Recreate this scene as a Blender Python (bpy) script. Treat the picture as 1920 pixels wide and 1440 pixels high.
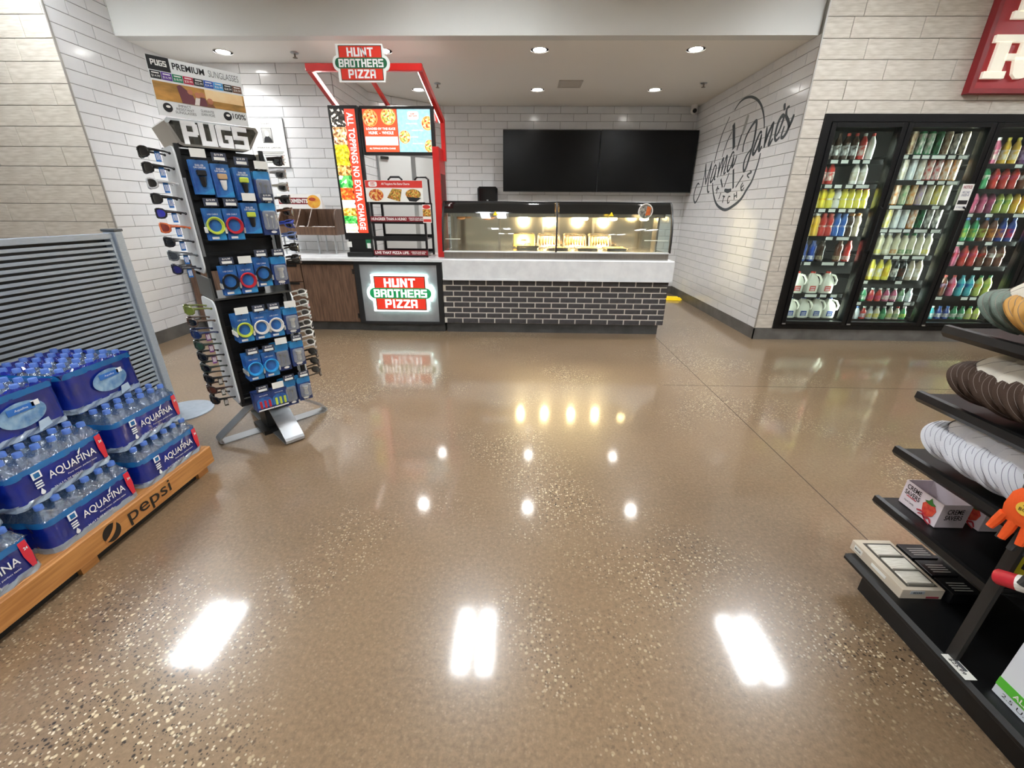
import bpy, math, random
from mathutils import Vector, Matrix
# ---------------------------------------------------------------- camera, world, exposure
for _o in list(bpy.data.objects): bpy.data.objects.remove(_o, do_unlink=True)
SC = bpy.context.scene
COL = SC.collection
rad = math.radians
_th, _ro, _ya = rad(22.421), rad(.431), rad(-1.281)
_fw = Vector((math.sin(_ya)*math.cos(_th), math.cos(_ya)*math.cos(_th), -math.sin(_th)))
_rt0 = Vector((math.cos(_ya), -math.sin(_ya), 0)); _up0 = _rt0.cross(_fw)
_rt = _rt0*math.cos(_ro)+_up0*math.sin(_ro); _up = _up0*math.cos(_ro)-_rt0*math.sin(_ro)
cd = bpy.data.cameras.new('camera'); cam = bpy.data.objects.new('camera', cd); COL.objects.link(cam)
cd.sensor_fit = 'HORIZONTAL'; cd.sensor_width = 36; cd.lens = 786.4/1920*36; cd.clip_start = .05; cd.clip_end = 100
cam.matrix_world = Matrix(((_rt.x, _up.x, -_fw.x, 0), (_rt.y, _up.y, -_fw.y, 0), (_rt.z, _up.z, -_fw.z, 1.45), (0, 0, 0, 1)))
SC.camera = cam
w = bpy.data.worlds.new('world'); SC.world = w; w.use_nodes = True
w.node_tree.nodes['Background'].inputs[0].default_value = (.9, .95, 1, 1)
w.node_tree.nodes['Background'].inputs[1].default_value = .3
vs = SC.view_settings; vs.view_transform = 'Standard'; vs.look = 'None'; vs.gamma = 1; vs.use_curve_mapping = False
vs.exposure = 0.55
FIX_E, DOWN_W, HEAT_W, COOL_E = 44.0, 74.0, 17.0, 70.0      # store tubes, downlight watts, heat lamps, cooler tubes
SC.cycles.transparent_max_bounces = 20
rnd = random.Random(7)
# ---------------------------------------------------------------- helpers
def lin(c):
    if isinstance(c, str): c = tuple(int(c[i:i+2], 16)/255 for i in (0, 2, 4))
    return tuple((x/12.92 if x <= .04045 else ((x+.055)/1.055)**2.4) for x in c)+(1,)
MATS = {}
def M(name, col='808080', rough=.5, metal=0, emit=0, alpha=1, noise=None, bump=None, coat=0, trans=0, ecol=None, spec=.5, aniso=None):
    """noise=(scale, colour2, (sx,sy,sz)) mixes a second colour; bump=(scale, strength)"""
    if name in MATS: return MATS[name]
    m = bpy.data.materials.new(name); m.use_nodes = True; MATS[name] = m
    nt = m.node_tree; b = nt.nodes['Principled BSDF']
    b.inputs['Base Color'].default_value = lin(col); b.inputs['Roughness'].default_value = rough
    b.inputs['Metallic'].default_value = metal; b.inputs['Alpha'].default_value = alpha
    b.inputs['Specular IOR Level'].default_value = spec
    b.inputs['Coat Weight'].default_value = coat; b.inputs['Coat Roughness'].default_value = .05
    b.inputs['Transmission Weight'].default_value = trans
    if emit: b.inputs['Emission Color'].default_value = lin(ecol or col); b.inputs['Emission Strength'].default_value = emit
    if noise or bump:
        tc = nt.nodes.new('ShaderNodeTexCoord'); mp = nt.nodes.new('ShaderNodeMapping')
        nt.links.new(tc.outputs['Object'], mp.inputs[0])
        if noise: mp.inputs['Scale'].default_value = noise[2] if len(noise) > 2 else (1, 1, 1)
        if noise:
            n = nt.nodes.new('ShaderNodeTexNoise'); n.inputs['Scale'].default_value = noise[0]; n.inputs['Detail'].default_value = 5
            r = nt.nodes.new('ShaderNodeValToRGB'); r.color_ramp.elements[0].position = .35; r.color_ramp.elements[1].position = .68
            r.color_ramp.elements[0].color = lin(col); r.color_ramp.elements[1].color = lin(noise[1])
            nt.links.new(mp.outputs[0], n.inputs['Vector']); nt.links.new(n.outputs['Fac'], r.inputs[0])
            nt.links.new(r.outputs[0], b.inputs['Base Color'])
            if emit: nt.links.new(r.outputs[0], b.inputs['Emission Color'])
        if bump:
            n2 = nt.nodes.new('ShaderNodeTexNoise'); n2.inputs['Scale'].default_value = bump[0]; n2.inputs['Detail'].default_value = 3
            bp = nt.nodes.new('ShaderNodeBump'); bp.inputs['Strength'].default_value = bump[1]; bp.inputs['Distance'].default_value = .01
            nt.links.new(mp.outputs[0] if noise else tc.outputs['Object'], n2.inputs['Vector'])
            nt.links.new(n2.outputs['Fac'], bp.inputs['Height']); nt.links.new(bp.outputs[0], b.inputs['Normal'])
    return m
class MB:
    def __init__(s): s.v = []; s.f = []
    def add(s, vs_, fs): o = len(s.v); s.v += [tuple(p) for p in vs_]; s.f += [tuple(i+o for i in f) for f in fs]; return s
    def box(s, x0, x1, y0, y1, z0, z1, b=0):
        if b <= 0:
            return s.add([(x, y, z) for x in (x0, x1) for y in (y0, y1) for z in (z0, z1)],
                         [(0, 1, 3, 2), (4, 6, 7, 5), (0, 4, 5, 1), (2, 3, 7, 6), (0, 2, 6, 4), (1, 5, 7, 3)])
        V = []; F = []
        def cid(i, j, k, a): return ((i*2+j)*2+k)*3+a
        X = (x0, x1); Y = (y0, y1); Z = (z0, z1)
        for i in (0, 1):
            for j in (0, 1):
                for k in (0, 1):
                    dx, dy, dz = b*(1-2*i), b*(1-2*j), b*(1-2*k)
                    V += [(X[i], Y[j]+dy, Z[k]+dz), (X[i]+dx, Y[j], Z[k]+dz), (X[i]+dx, Y[j]+dy, Z[k])]
        for i in (0, 1):
            F.append([cid(i, j, k, 0) for j, k in ((0, 0), (1, 0), (1, 1), (0, 1))])
            F.append([cid(j, i, k, 1) for j, k in ((0, 0), (1, 0), (1, 1), (0, 1))])
            F.append([cid(j, k, i, 2) for j, k in ((0, 0), (1, 0), (1, 1), (0, 1))])
            for j in (0, 1):
                F.append([cid(i, j, 0, 0), cid(i, j, 1, 0), cid(i, j, 1, 1), cid(i, j, 0, 1)])
                F.append([cid(i, 0, j, 0), cid(i, 1, j, 0), cid(i, 1, j, 2), cid(i, 0, j, 2)])
                F.append([cid(0, i, j, 1), cid(1, i, j, 1), cid(1, i, j, 2), cid(0, i, j, 2)])
                for k in (0, 1): F.append([cid(i, j, k, 0), cid(i, j, k, 1), cid(i, j, k, 2)])
        return s.add(V, F)
    def tube(s, pts, r, n=8, cap=True, rs=None):
        P = [Vector(p) for p in pts]; V = []; F = []; prev = None
        for i, p in enumerate(P):
            t = (P[min(i+1, len(P)-1)]-P[max(i-1, 0)]).normalized()
            if prev is None: a = t.orthogonal().normalized()
            else: a = (prev-t*prev.dot(t)); a = a.normalized() if a.length > 1e-6 else t.orthogonal().normalized()
            prev = a; bb = t.cross(a); q = rs[i] if rs else r
            V += [p+(a*math.cos(2*math.pi*k/n)+bb*math.sin(2*math.pi*k/n))*q for k in range(n)]
        for i in range(len(P)-1):
            for k in range(n): F.append((i*n+k, i*n+(k+1) % n, (i+1)*n+(k+1) % n, (i+1)*n+k))
        if cap: F.append(tuple(range(n))[::-1]); F.append(tuple((len(P)-1)*n+k for k in range(n)))
        return s.add(V, F)
    def lathe(s, prof, n=16, c=(0, 0, 0), sq=0, cap=True):
        V = []; F = []
        for r, z in prof:
            for k in range(n):
                a = 2*math.pi*(k+.5)/n; q = r
                if sq: q = r/max(abs(math.cos(a)), abs(math.sin(a)))**sq
                V.append((c[0]+q*math.cos(a), c[1]+q*math.sin(a), c[2]+z))
        for i in range(len(prof)-1):
            for k in range(n): F.append((i*n+k, i*n+(k+1) % n, (i+1)*n+(k+1) % n, (i+1)*n+k))
        if cap: F.append(tuple(range(n))[::-1]); F.append(tuple((len(prof)-1)*n+k for k in range(n)))
        return s.add(V, F)
    def prism(s, pts, z0, z1):
        """polygon in local XY extruded in Z"""
        n = len(pts)
        return s.add([(x, y, z0) for x, y in pts]+[(x, y, z1) for x, y in pts],
                     [tuple(range(n))[::-1], tuple(range(n, 2*n))]+[(i, (i+1) % n, n+(i+1) % n, n+i) for i in range(n)])
    def yprism(s, pts, y0, y1):
        """polygon in XZ extruded in Y"""
        n = len(pts)
        return s.add([(x, y0, z) for x, z in pts]+[(x, y1, z) for x, z in pts],
                     [tuple(range(n)), tuple(range(n, 2*n))[::-1]]+[(i, n+i, n+(i+1) % n, (i+1) % n) for i in range(n)])
    def xprism(s, pts, x0, x1):
        """polygon in YZ extruded in X"""
        n = len(pts)
        return s.add([(x0, y, z) for y, z in pts]+[(x1, y, z) for y, z in pts],
                     [tuple(range(n))[::-1], tuple(range(n, 2*n))]+[(i, (i+1) % n, n+(i+1) % n, n+i) for i in range(n)])
    def ball(s, c, r, n=10, m=6, sc=(1, 1, 1)):
        V = []; F = []
        for i in range(m+1):
            a = math.pi*i/m
            for k in range(n): V.append((c[0]+sc[0]*r*math.sin(a)*math.cos(2*math.pi*k/n), c[1]+sc[1]*r*math.sin(a)*math.sin(2*math.pi*k/n), c[2]+sc[2]*r*math.cos(a)))
        for i in range(m):
            for k in range(n): F.append((i*n+k, (i+1)*n+k, (i+1)*n+(k+1) % n, i*n+(k+1) % n))
        return s.add(V, F)
    def grid(s, fn, nu, nv, wrap=False):
        V = [fn(i/nu, j/nv) for i in range(nu+(0 if wrap else 1)) for j in range(nv+1)]; F = []
        c = nu if wrap else nu+1
        for i in range(nu):
            for j in range(nv): F.append((i*(nv+1)+j, ((i+1) % c)*(nv+1)+j, ((i+1) % c)*(nv+1)+j+1, i*(nv+1)+j+1))
        return s.add(V, F)
    def ribbon(s, pts, wd, z0=0, z1=.001, taper=True, n=5):
        """flat brush stroke in XY, smoothed, with thickness"""
        P = [Vector((a, b)) for a, b in pts]
        if len(P) > 2:
            Q = []
            for i in range(len(P)-1):
                p0, p1, p2, p3 = P[max(i-1, 0)], P[i], P[i+1], P[min(i+2, len(P)-1)]
                for k in range(n):
                    t = k/n; Q.append(.5*((2*p1)+(p2-p0)*t+(2*p0-5*p1+4*p2-p3)*t*t+(3*p1-p0-3*p2+p3)*t**3))
            Q.append(P[-1]); P = Q
        L = []; N = len(P)
        for i, p in enumerate(P):
            t = (P[min(i+1, N-1)]-P[max(i-1, 0)]); t = t.normalized() if t.length > 1e-9 else Vector((1, 0)); nn = Vector((-t.y, t.x))
            q = wd/2*(.55+.45*math.sin(math.pi*(i+.5)/N) if taper else 1); L.append((p+nn*q, p-nn*q))
        V = []; F = []
        for a, b in L: V += [(a.x, a.y, z0), (b.x, b.y, z0), (b.x, b.y, z1), (a.x, a.y, z1)]
        for i in range(N-1):
            for k in range(4): F.append((i*4+k, i*4+(k+1) % 4, i*4+4+(k+1) % 4, i*4+4+k))
        F += [(0, 1, 2, 3), (4*N-1, 4*N-2, 4*N-3, 4*N-4)]
        return s.add(V, F)
    def mesh(s, name, smooth=False):
        m = bpy.data.meshes.new(name); m.from_pydata(s.v, [], s.f); m.update()
        import bmesh
        b = bmesh.new(); b.from_mesh(m); bmesh.ops.recalc_face_normals(b, faces=b.faces); b.to_mesh(m); b.free()
        if smooth:
            for p in m.polygons: p.use_smooth = True
            try: m.set_sharp_from_angle(angle=rad(42))
            except Exception: pass
        return m
def ob(name, mb, mat, parent=None, loc=(0, 0, 0), rot=(0, 0, 0), smooth=False, label=None):
    me = mb.mesh(name, smooth) if isinstance(mb, MB) else mb
    o = bpy.data.objects.new(name, me); COL.objects.link(o)
    if mat is not None and not me.materials: me.materials.append(mat)
    elif mat is not None and me.materials[0] != mat: o.material_slots[0].link = 'OBJECT'; o.material_slots[0].material = mat
    if parent: o.parent = parent
    o.location = loc; o.rotation_euler = rot
    if label: o['label'] = label
    return o
def thing(name, label, cat, loc=(0, 0, 0), rz=0, group=None, rot=None):
    o = bpy.data.objects.new(name, None); COL.objects.link(o); o.empty_display_size = .05
    o.location = loc; o.rotation_euler = rot or (0, 0, rz); o['label'] = label; o['category'] = cat
    if group: o['group'] = group
    return o
def tag(o, label, cat, group=None):
    o['label'] = label; o['category'] = cat
    if group: o['group'] = group
    return o
def struct(name, mb, mat, label=None, smooth=False):
    o = ob(name, mb, mat, smooth=smooth); o['kind'] = 'structure'
    if label: o['label'] = label
    o['category'] = name.split('_')[0]
    return o
def dup(root, loc=None, rot=None, label=None, group=None):
    def cp(o, par):
        c = o.copy(); COL.objects.link(c); c.parent = par
        for ch in o.children: cp(ch, c)
        return c
    r = cp(root, None)
    if loc is not None: r.location = loc
    if rot is not None: r.rotation_euler = rot
    if label: r['label'] = label
    if group: r['group'] = group
    return r
_TX = {}
def tmesh(s, w_, h_, bold=0., shear=0., ext=.0006, sp=1.0):
    """text as mesh fitted into w x h, centred, in XY, facing +Z"""
    k = (s, w_, h_, bold, shear, ext, sp)
    if k in _TX: return _TX[k]
    c = bpy.data.curves.new('txt', 'FONT'); c.body = s; c.size = 1; c.offset = bold; c.shear = shear; c.resolution_u = 3
    c.align_x = 'CENTER'; c.space_line = .9; c.space_character = sp
    t = bpy.data.objects.new('txt', c); COL.objects.link(t)
    m = bpy.data.meshes.new_from_object(t); bpy.data.objects.remove(t, do_unlink=True); bpy.data.curves.remove(c)
    xs = [v.co.x for v in m.vertices]; ys = [v.co.y for v in m.vertices]
    x0, x1, y0, y1 = min(xs), max(xs), min(ys), max(ys)
    for v in m.vertices: v.co = ((v.co.x-(x0+x1)/2)*w_/(x1-x0), (v.co.y-(y0+y1)/2)*h_/(y1-y0), ext)
    m.materials.clear(); m.name = 'lettering'; _TX[k] = m
    return m
def face(rz=0, tilt=0): return (rad(90)-tilt, 0, rz)      # local XY drawing stood up to face -Y, then turned by rz
def text(s, w_, h_, mat, parent, loc, rz=0, bold=0., shear=0., rot=None, name='lettering', sp=1.0):
    me = tmesh(s, w_, h_, bold, shear, sp=sp)
    o = bpy.data.objects.new(name, me); COL.objects.link(o)
    if not me.materials: me.materials.append(mat)
    elif me.materials[0] != mat: o.material_slots[0].link = 'OBJECT'; o.material_slots[0].material = mat
    o.parent = parent; o.location = loc; o.rotation_euler = rot or face(rz)
    return o
def flat(name, pts, mat, parent, loc, rz=0, th=.001, rot=None, label=None):
    return ob(name, MB().prism(pts, 0, th), mat, parent, loc, rot or face(rz), label=label)
def rect(w_, h_, cx=0, cy=0): return [(cx-w_/2, cy-h_/2), (cx+w_/2, cy-h_/2), (cx+w_/2, cy+h_/2), (cx-w_/2, cy+h_/2)]
def circ(r, n=20, cx=0, cy=0, sy=1): return [(cx+r*math.cos(2*math.pi*k/n), cy+r*sy*math.sin(2*math.pi*k/n)) for k in range(n)]
def rrect(w_, h_, r, n=4, cx=0, cy=0):
    P = []
    for sx, sy, a0 in ((1, -1, -90), (1, 1, 0), (-1, 1, 90), (-1, -1, 180)):
        for k in range(n+1):
            a = rad(a0+90*k/n); P.append((cx+sx*(w_/2-r)+r*math.cos(a), cy+sy*(h_/2-r)+r*math.sin(a)))
    return P
T_ = .3
BLK = {'H': [(0, 0, T_, 1), (1-T_, 0, 1, 1), (T_, .4, 1-T_, .6)], 'U': [(0, 0, T_, 1), (1-T_, 0, 1, 1), (T_, 0, 1-T_, .22)],
       'N': [(0, 0, T_, 1), (1-T_, 0, 1, 1), 'N'], 'T': [(.5-T_/2, 0, .5+T_/2, .8), (0, .8, 1, 1)],
       'B': [(0, 0, T_, 1), (T_, .81, .9, 1), (T_, .41, .9, .59), (T_, 0, .9, .19), (1-T_, .1, 1, .45), (1-T_, .55, 1, .9)],
       'R': [(0, 0, T_, 1), (T_, .81, .9, 1), (T_, .38, .9, .57), (1-T_, .5, 1, .9), (1-T_, 0, 1, .42)],
       'O': [(0, .05, T_, .95), (1-T_, .05, 1, .95), (.08, 0, .92, .2), (.08, .8, .92, 1)],
       'E': [(0, 0, T_, 1), (T_, .8, 1, 1), (T_, .41, .9, .59), (T_, 0, 1, .2)],
       'S': [(0, .8, 1, 1), (0, .5, T_, .8), (0, .41, 1, .6), (1-T_, .2, 1, .5), (0, 0, 1, .2)],
       'P': [(0, 0, T_, 1), (T_, .81, .9, 1), (T_, .36, .9, .55), (1-T_, .45, 1, .9)], 'I': [(.5-T_/2, 0, .5+T_/2, 1)],
       'Z': [(0, .8, 1, 1), (0, 0, 1, .2), 'Z'], 'A': [(0, 0, T_, .95), (1-T_, 0, 1, .95), (.08, .8, .92, 1), (T_, .3, 1-T_, .48)],
       'G': [(0, .05, T_, .95), (.08, .8, 1, 1), (.08, 0, .95, .2), (1-T_, 0, 1, .5), (.52, .38, 1, .56)], ' ': []}
def block(s, w_, h_, gap=.14, z=.001):
    """heavy square capitals, centred, XY"""
    adv = [(.45 if c == 'I' else 1) for c in s]; tot = sum(adv)+gap*(len(s)-1); k = w_/tot; x = -w_/2; mb = MB()
    for c, a in zip(s, adv):
        for e in BLK[c]:
            if e == 'N': P = [(0, 1), (T_, 1), (1, 0), (1-T_, 0)]
            elif e == 'Z': P = [(0, .2), (T_+.1, .2), (1, .8), (1-T_-.1, .8)]
            else: P = [(e[0], e[1]), (e[2], e[1]), (e[2], e[3]), (e[0], e[3])]
            if c == 'I': P = [((px-.275)/1, py) for px, py in P]
            mb.prism([(x+px*k, (py-.5)*h_) for px, py in P], 0, z)
        x += (a+gap)*k
    return mb
def light(name, typ, loc, energy, col=(1, 1, 1), size=.1, rot=(0, 0, 0), spot=None, parent=None):
    l = bpy.data.lights.new(name, typ); l.energy = energy; l.color = col
    if typ == 'AREA': l.shape = 'DISK'; l.size = size
    elif typ == 'SPOT': l.shadow_soft_size = size; l.spot_size = spot or rad(140); l.spot_blend = 1.0
    else: l.shadow_soft_size = size
    o = bpy.data.objects.new(name, l); COL.objects.link(o); o.location = loc; o.rotation_euler = rot
    if parent: o.parent = parent
    return o
# ---------------------------------------------------------------- materials of the setting
WHITE = M('glazed_white_tile', 'e9eaeb', .16, noise=(3, 'dfe1e3'), bump=(9, .05))
TAN = M('grey_beige_plank_tile', 'd3cdc2', .38, noise=(5, 'b9b1a4', (1.5, 1.5, 14)), bump=(20, .06))
GROUT = M('grey_grout', '8b8986', .85)
CEILM = M('painted_ceiling', 'e6e3dd', .75, bump=(60, .05))
BULK = M('painted_bulkhead', 'd2d2ce', .7, bump=(60, .05))
BASE = M('charcoal_base_tile', '55534f', .4, noise=(6, '6b6965'))
PAINT = M('plain_wall_paint', 'cfcac2', .6, noise=(2, 'c6c0b8'))
BLACK = M('black_powder_coat', '131314', .38)
def floor_mat():
    m = bpy.data.materials.new('polished_concrete'); m.use_nodes = True; nt = m.node_tree; b = nt.nodes['Principled BSDF']
    N = lambda t, **k: nt.nodes.new(t)
    tc = N('ShaderNodeTexCoord')
    def noise(sc, det=6, rough=.6):
        n = N('ShaderNodeTexNoise'); n.inputs['Scale'].default_value = sc; n.inputs['Detail'].default_value = det; n.inputs['Roughness'].default_value = rough
        nt.links.new(tc.outputs['Object'], n.inputs['Vector']); return n
    def ramp(src, stops):
        r = N('ShaderNodeValToRGB'); r.color_ramp.elements[0].position = stops[0][0]; r.color_ramp.elements[0].color = stops[0][1]
        r.color_ramp.elements[1].position = stops[-1][0]; r.color_ramp.elements[1].color = stops[-1][1]
        for p, c in stops[1:-1]: e = r.color_ramp.elements.new(p); e.color = c
        nt.links.new(src, r.inputs[0]); return r
    def mix(f, a, c):
        x = N('ShaderNodeMix'); x.data_type = 'RGBA'
        if isinstance(f, float): x.inputs[0].default_value = f
        else: nt.links.new(f, x.inputs[0])
        nt.links.new(a, x.inputs[6])
        if isinstance(c, tuple): x.inputs[7].default_value = c
        else: nt.links.new(c, x.inputs[7])
        return x.outputs[2]
    base = ramp(noise(.9).outputs['Fac'], [(.3, lin('705b45')), (.5, lin('836b52')), (.7, lin('8f775d'))])
    fine = ramp(noise(60, 8, .75).outputs['Fac'], [(.35, lin('594834')), (.65, lin('a08a6e'))])
    c = mix(.38, base.outputs[0], fine.outputs[0])
    W_, K = (1, 1, 1, 1), (0, 0, 0, 1)
    patch = ramp(noise(.75, 3).outputs['Fac'], [(.49, (.07, .07, .07, 1)), (.63, W_)])
    for sc, lo, hi, colr in ((120, .12, .19, lin('1c150f')), (88, .11, .18, lin('e0d3ba')), (52, .10, .17, lin('d6c5a2')), (55, .09, .16, lin('241a12'))):
        v = N('ShaderNodeTexVoronoi'); v.inputs['Scale'].default_value = sc; nt.links.new(tc.outputs['Object'], v.inputs['Vector'])
        sep = N('ShaderNodeSeparateColor'); nt.links.new(v.outputs['Color'], sep.inputs[0])
        pick = ramp(sep.outputs[0], [(.66, K), (.7, W_)])
        dot = ramp(v.outputs['Distance'], [(lo*2.2, W_), (hi*2.2, K)])
        m1 = N('ShaderNodeMath'); m1.operation = 'MULTIPLY'; nt.links.new(pick.outputs[0], m1.inputs[0]); nt.links.new(dot.outputs[0], m1.inputs[1])
        m2 = N('ShaderNodeMath'); m2.operation = 'MULTIPLY'; nt.links.new(m1.outputs[0], m2.inputs[0]); nt.links.new(patch.outputs[0], m2.inputs[1])
        c = mix(m2.outputs[0], c, colr)
    nt.links.new(c, b.inputs['Base Color'])
    b.inputs['Roughness'].default_value = .3; b.inputs['Specular IOR Level'].default_value = .5
    b.inputs['Coat Weight'].default_value = .85; b.inputs['Coat Roughness'].default_value = .08; b.inputs['Coat IOR'].default_value = 1.45
    bp = N('ShaderNodeBump'); bp.inputs['Strength'].default_value = .015; bp.inputs['Distance'].default_value = .01
    nt.links.new(noise(5, 2).outputs['Fac'], bp.inputs['Height']); nt.links.new(bp.outputs[0], b.inputs['Coat Normal'])
    return m
FLOORM = floor_mat()
# ---------------------------------------------------------------- room shell
HC, ZT = 3.066, 3.78
XL, XR, YL, YR, YBL, YBK = -4.183, 2.874, 4.50, 5.12, 6.03, 8.236
BB, P, TL = .138, .1129, .4455
struct('floor', MB().box(-8, 9, -6, 8.5, -.12, 0), FLOORM, 'polished brown concrete floor with exposed pebble aggregate')
struct('ceiling_1', MB().box(-8, 9, -6, 5.4, ZT, ZT+.1), CEILM, 'white painted ceiling of the store hall')
struct('ceiling_2', MB().box(XL-.1, XR+.1, 5.2, 8.4, HC, HC+.08), CEILM, 'low white painted ceiling above the food counter')
struct('wall_bulkhead', MB().box(XL, XR, 5.185, 5.32, HC-.0005, ZT), BULK, 'plain painted bulkhead above the counter alcove')
JOINT = M('saw_cut_joint', '4a3d31', .7)
struct('trim_1', MB().box(1.3, 9, 3.545, 3.551, 0, .0006), JOINT, 'saw cut joint running across the concrete floor')
struct('trim_2', MB().box(1.676, 1.682, -6, 5.1, 0, .0006), JOINT, 'saw cut joint running towards the brick counter')
_TM = {}
def tile_mesh(l, h, t):
    k = (round(l, 3), round(h, 3), t)
    if k not in _TM: _TM[k] = MB().box(0, l, -t, 0, 0, h, .0022).mesh('tile')
    return _TM[k]
def tiles(wall, o, ang, length, rows, mat, pitch, tl, joint, z0=BB, zmax=9, gap=.0045, t=.009, hole=None):
    """lay tiles on a wall: o = origin (x,y), ang = direction of run; the face looks to the right hand of the run (-Y for ang 0)"""
    for n in rows:
        za, zb = z0+n*pitch, min(z0+(n+1)*pitch, zmax)
        if zb-za < .02: continue
        j = joint(n) % tl; cuts = [0.]; x = j
        while x < length-1e-4:
            if x > .012: cuts.append(x)
            x += tl
        cuts.append(length)
        for a, b in zip(cuts, cuts[1:]):
            segs = [(a, b)]
            if hole and za < hole[3]-.02 and zb > hole[2]+.02:
                segs = [s for s in ((a, min(b, hole[0])), (max(a, hole[1]), b)) if s[1]-s[0] > .015]
                if zb > hole[3]+.02: segs += [(max(a, hole[0]), min(b, hole[1]), hole[3], zb)]
                if za < hole[2]-.02: segs += [(max(a, hole[0]), min(b, hole[1]), za, hole[2])]
            for sg_ in segs:
                s0, s1 = sg_[:2]; zs, zt = sg_[2:] if len(sg_) > 2 else (za, zb)
                if s1-s0 < .015: continue
                px, py = o[0]+math.cos(ang)*(s0+gap/2), o[1]+math.sin(ang)*(s0+gap/2)
                ob('tile', tile_mesh(s1-s0-gap, zt-zs-gap, t), mat, wall, (px, py, zs+gap/2), (0, 0, ang))
R_ = range
G = .0
# left hall wall (plank tile) and the white return wall
wl = struct('wall_left', MB().box(-8, XL-.1, YL+.0, YL+.1, 0, ZT), GROUT, 'grey beige plank tile wall behind the slatted shelf end')
LJ = {16: -4.427, 15: -4.536, 14: -4.70, 13: -4.348, 12: -4.619, 11: -4.841, 10: -4.463, 9: -4.74, 8: -4.983, 7: -4.574, 6: -4.929}
tiles(wl, (-5.9, YL), 0, XL+5.9, R_(0, 22), TAN, .1685, .668, lambda n: LJ.get(n, -4.3-.23*n)+5.9, zmax=ZT)
wr = struct('wall_return_left', MB().box(XL-.1, XL, YL, YBL+.1, 0, ZT), GROUT, 'white tiled side wall beside the sunglasses stand')
tiles(wr, (XL, YL), rad(90), YBL-YL, R_(0, 33), WHITE, P, TL, lambda n: (4.72 if n % 2 == 0 else 4.936)-YL, zmax=ZT)
wb = struct('wall_back_left', MB().box(XL, -2.36, YBL, YBL+.1, 0, HC), GROUT, 'white tiled wall carrying the framed notice')
tiles(wb, (XL, YBL), 0, -2.34-XL, R_(0, 26), WHITE, P, TL, lambda n: (-3.89 if n % 2 else -3.661)-XL, zmax=HC)
ws = struct('wall_side', MB().box(-2.44, -2.34, YBL+.1, 7.36, 0, HC), GROUT, 'white tiled side wall behind the pizza stand')
tiles(ws, (-2.34, YBL), rad(90), 7.33-YBL, R_(6, 26), WHITE, P, TL, lambda n: .1+.2228*(n % 2), zmax=HC)
DA = math.atan2(8.236-7.33, -1.36+2.34); DL = math.hypot(.98, .906)
wd = struct('wall_diagonal', MB().add([(-2.34, 7.33, 0), (-1.36, 8.236, 0), (-1.43, 8.31, 0), (-2.44, 7.38, 0), (-2.34, 7.33, HC), (-1.36, 8.236, HC), (-1.43, 8.31, HC), (-2.44, 7.38, HC)],
            [(0, 1, 5, 4), (1, 2, 6, 5), (2, 3, 7, 6), (3, 0, 4, 7), (0, 3, 2, 1), (4, 5, 6, 7)]), GROUT, 'short angled wall with the white service door')
tiles(wd, (-2.34, 7.33), DA, DL, R_(8, 26), WHITE, P, TL, lambda n: .15+.2228*(n % 2), zmax=HC, hole=(.04, DL-.06, 0, 2.29))
wk = struct('wall_back', MB().box(-1.36, XR, YBK, YBK+.1, 0, HC), GROUT, 'white tiled wall behind the black televisions')
tiles(wk, (-1.36, YBK), 0, XR+1.36, R_(0, 26), WHITE, P, TL, lambda n: (-.74 if n % 2 else -.5175)+1.36+4*TL, zmax=HC)
wm = struct('wall_right', MB().box(XR, XR+.1, YR+.1, YBK+.1, 0, HC), GROUT, 'white tiled wall carrying the grey lettering')
tiles(wm, (XR, YBK), rad(-90), YBK-YR, R_(0, 26), WHITE, P, TL, lambda n: YBK-(5.75 if n % 2 == 0 else 5.52), zmax=HC)
CX0, CX1, CZ0, CZ1 = 3.08, 6.62, .139, 2.392
wf = struct('wall_front_right', MB().box(XR, CX0, YR, YR+.1, 0, ZT).box(CX1, 9, YR, YR+.1, 0, ZT).box(CX0, CX1, YR, YR+.1, CZ1, ZT).box(CX0, CX1, YR, YR+.1, 0, CZ0), GROUT, 'grey beige plank tile wall around the glass cooler')
RJ = {18: 3.878, 17: 3.797, 16: 3.984, 15: 3.553, 14: 3.88, 13: 4.034}
tiles(wf, (XR, YR), 0, 7.2-XR, R_(0, 22), TAN, .1694, .668, lambda n: RJ.get(n, 3.4+.23*n)-XR, zmax=ZT, hole=(CX0-XR, CX1-XR, CZ0, CZ1))
struct('wall_hall_left', MB().box(-8.1, -8, -6, 4.5, 0, ZT), PAINT, 'plain far side wall of the store')
struct('wall_hall_right', MB().box(9, 9.1, -6, 5.2, 0, ZT), PAINT, 'plain far right wall of the store')
struct('wall_hall_rear', MB().box(-8, 9, -6.1, -6, 0, ZT), PAINT, 'plain rear wall of the store')
bt = .012
struct('baseboard_left', MB().box(-8, XL+bt, YL-bt, YL, 0, BB).box(XL, XL+bt, YL, YBL, 0, BB), BASE, 'charcoal tile base along the left walls')
struct('baseboard_back', MB().box(XL, -2.34, YBL-bt, YBL, 0, BB).box(-1.3, XR, YBK-bt, YBK, 0, BB), BASE, 'charcoal tile base along the back walls')
struct('baseboard_right', MB().box(XR-bt, XR, YR-bt, YBK, 0, BB).box(XR-bt, 9, YR-bt, YR, 0, BB), BASE, 'charcoal tile base along the right walls')
struct('trim_3', MB().box(XR-.012, XR+.001, YR-.012, YR+.001, BB, ZT), M('metal_corner_trim', 'b9b7b2', .35, .7), 'slim metal edge trim on the tiled corner')
struct('trim_4', MB().box(XL-.001, XL+.012, YL-.012, YL+.001, BB, ZT), MATS['metal_corner_trim'], 'slim metal edge trim on the left tiled corner')
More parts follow.
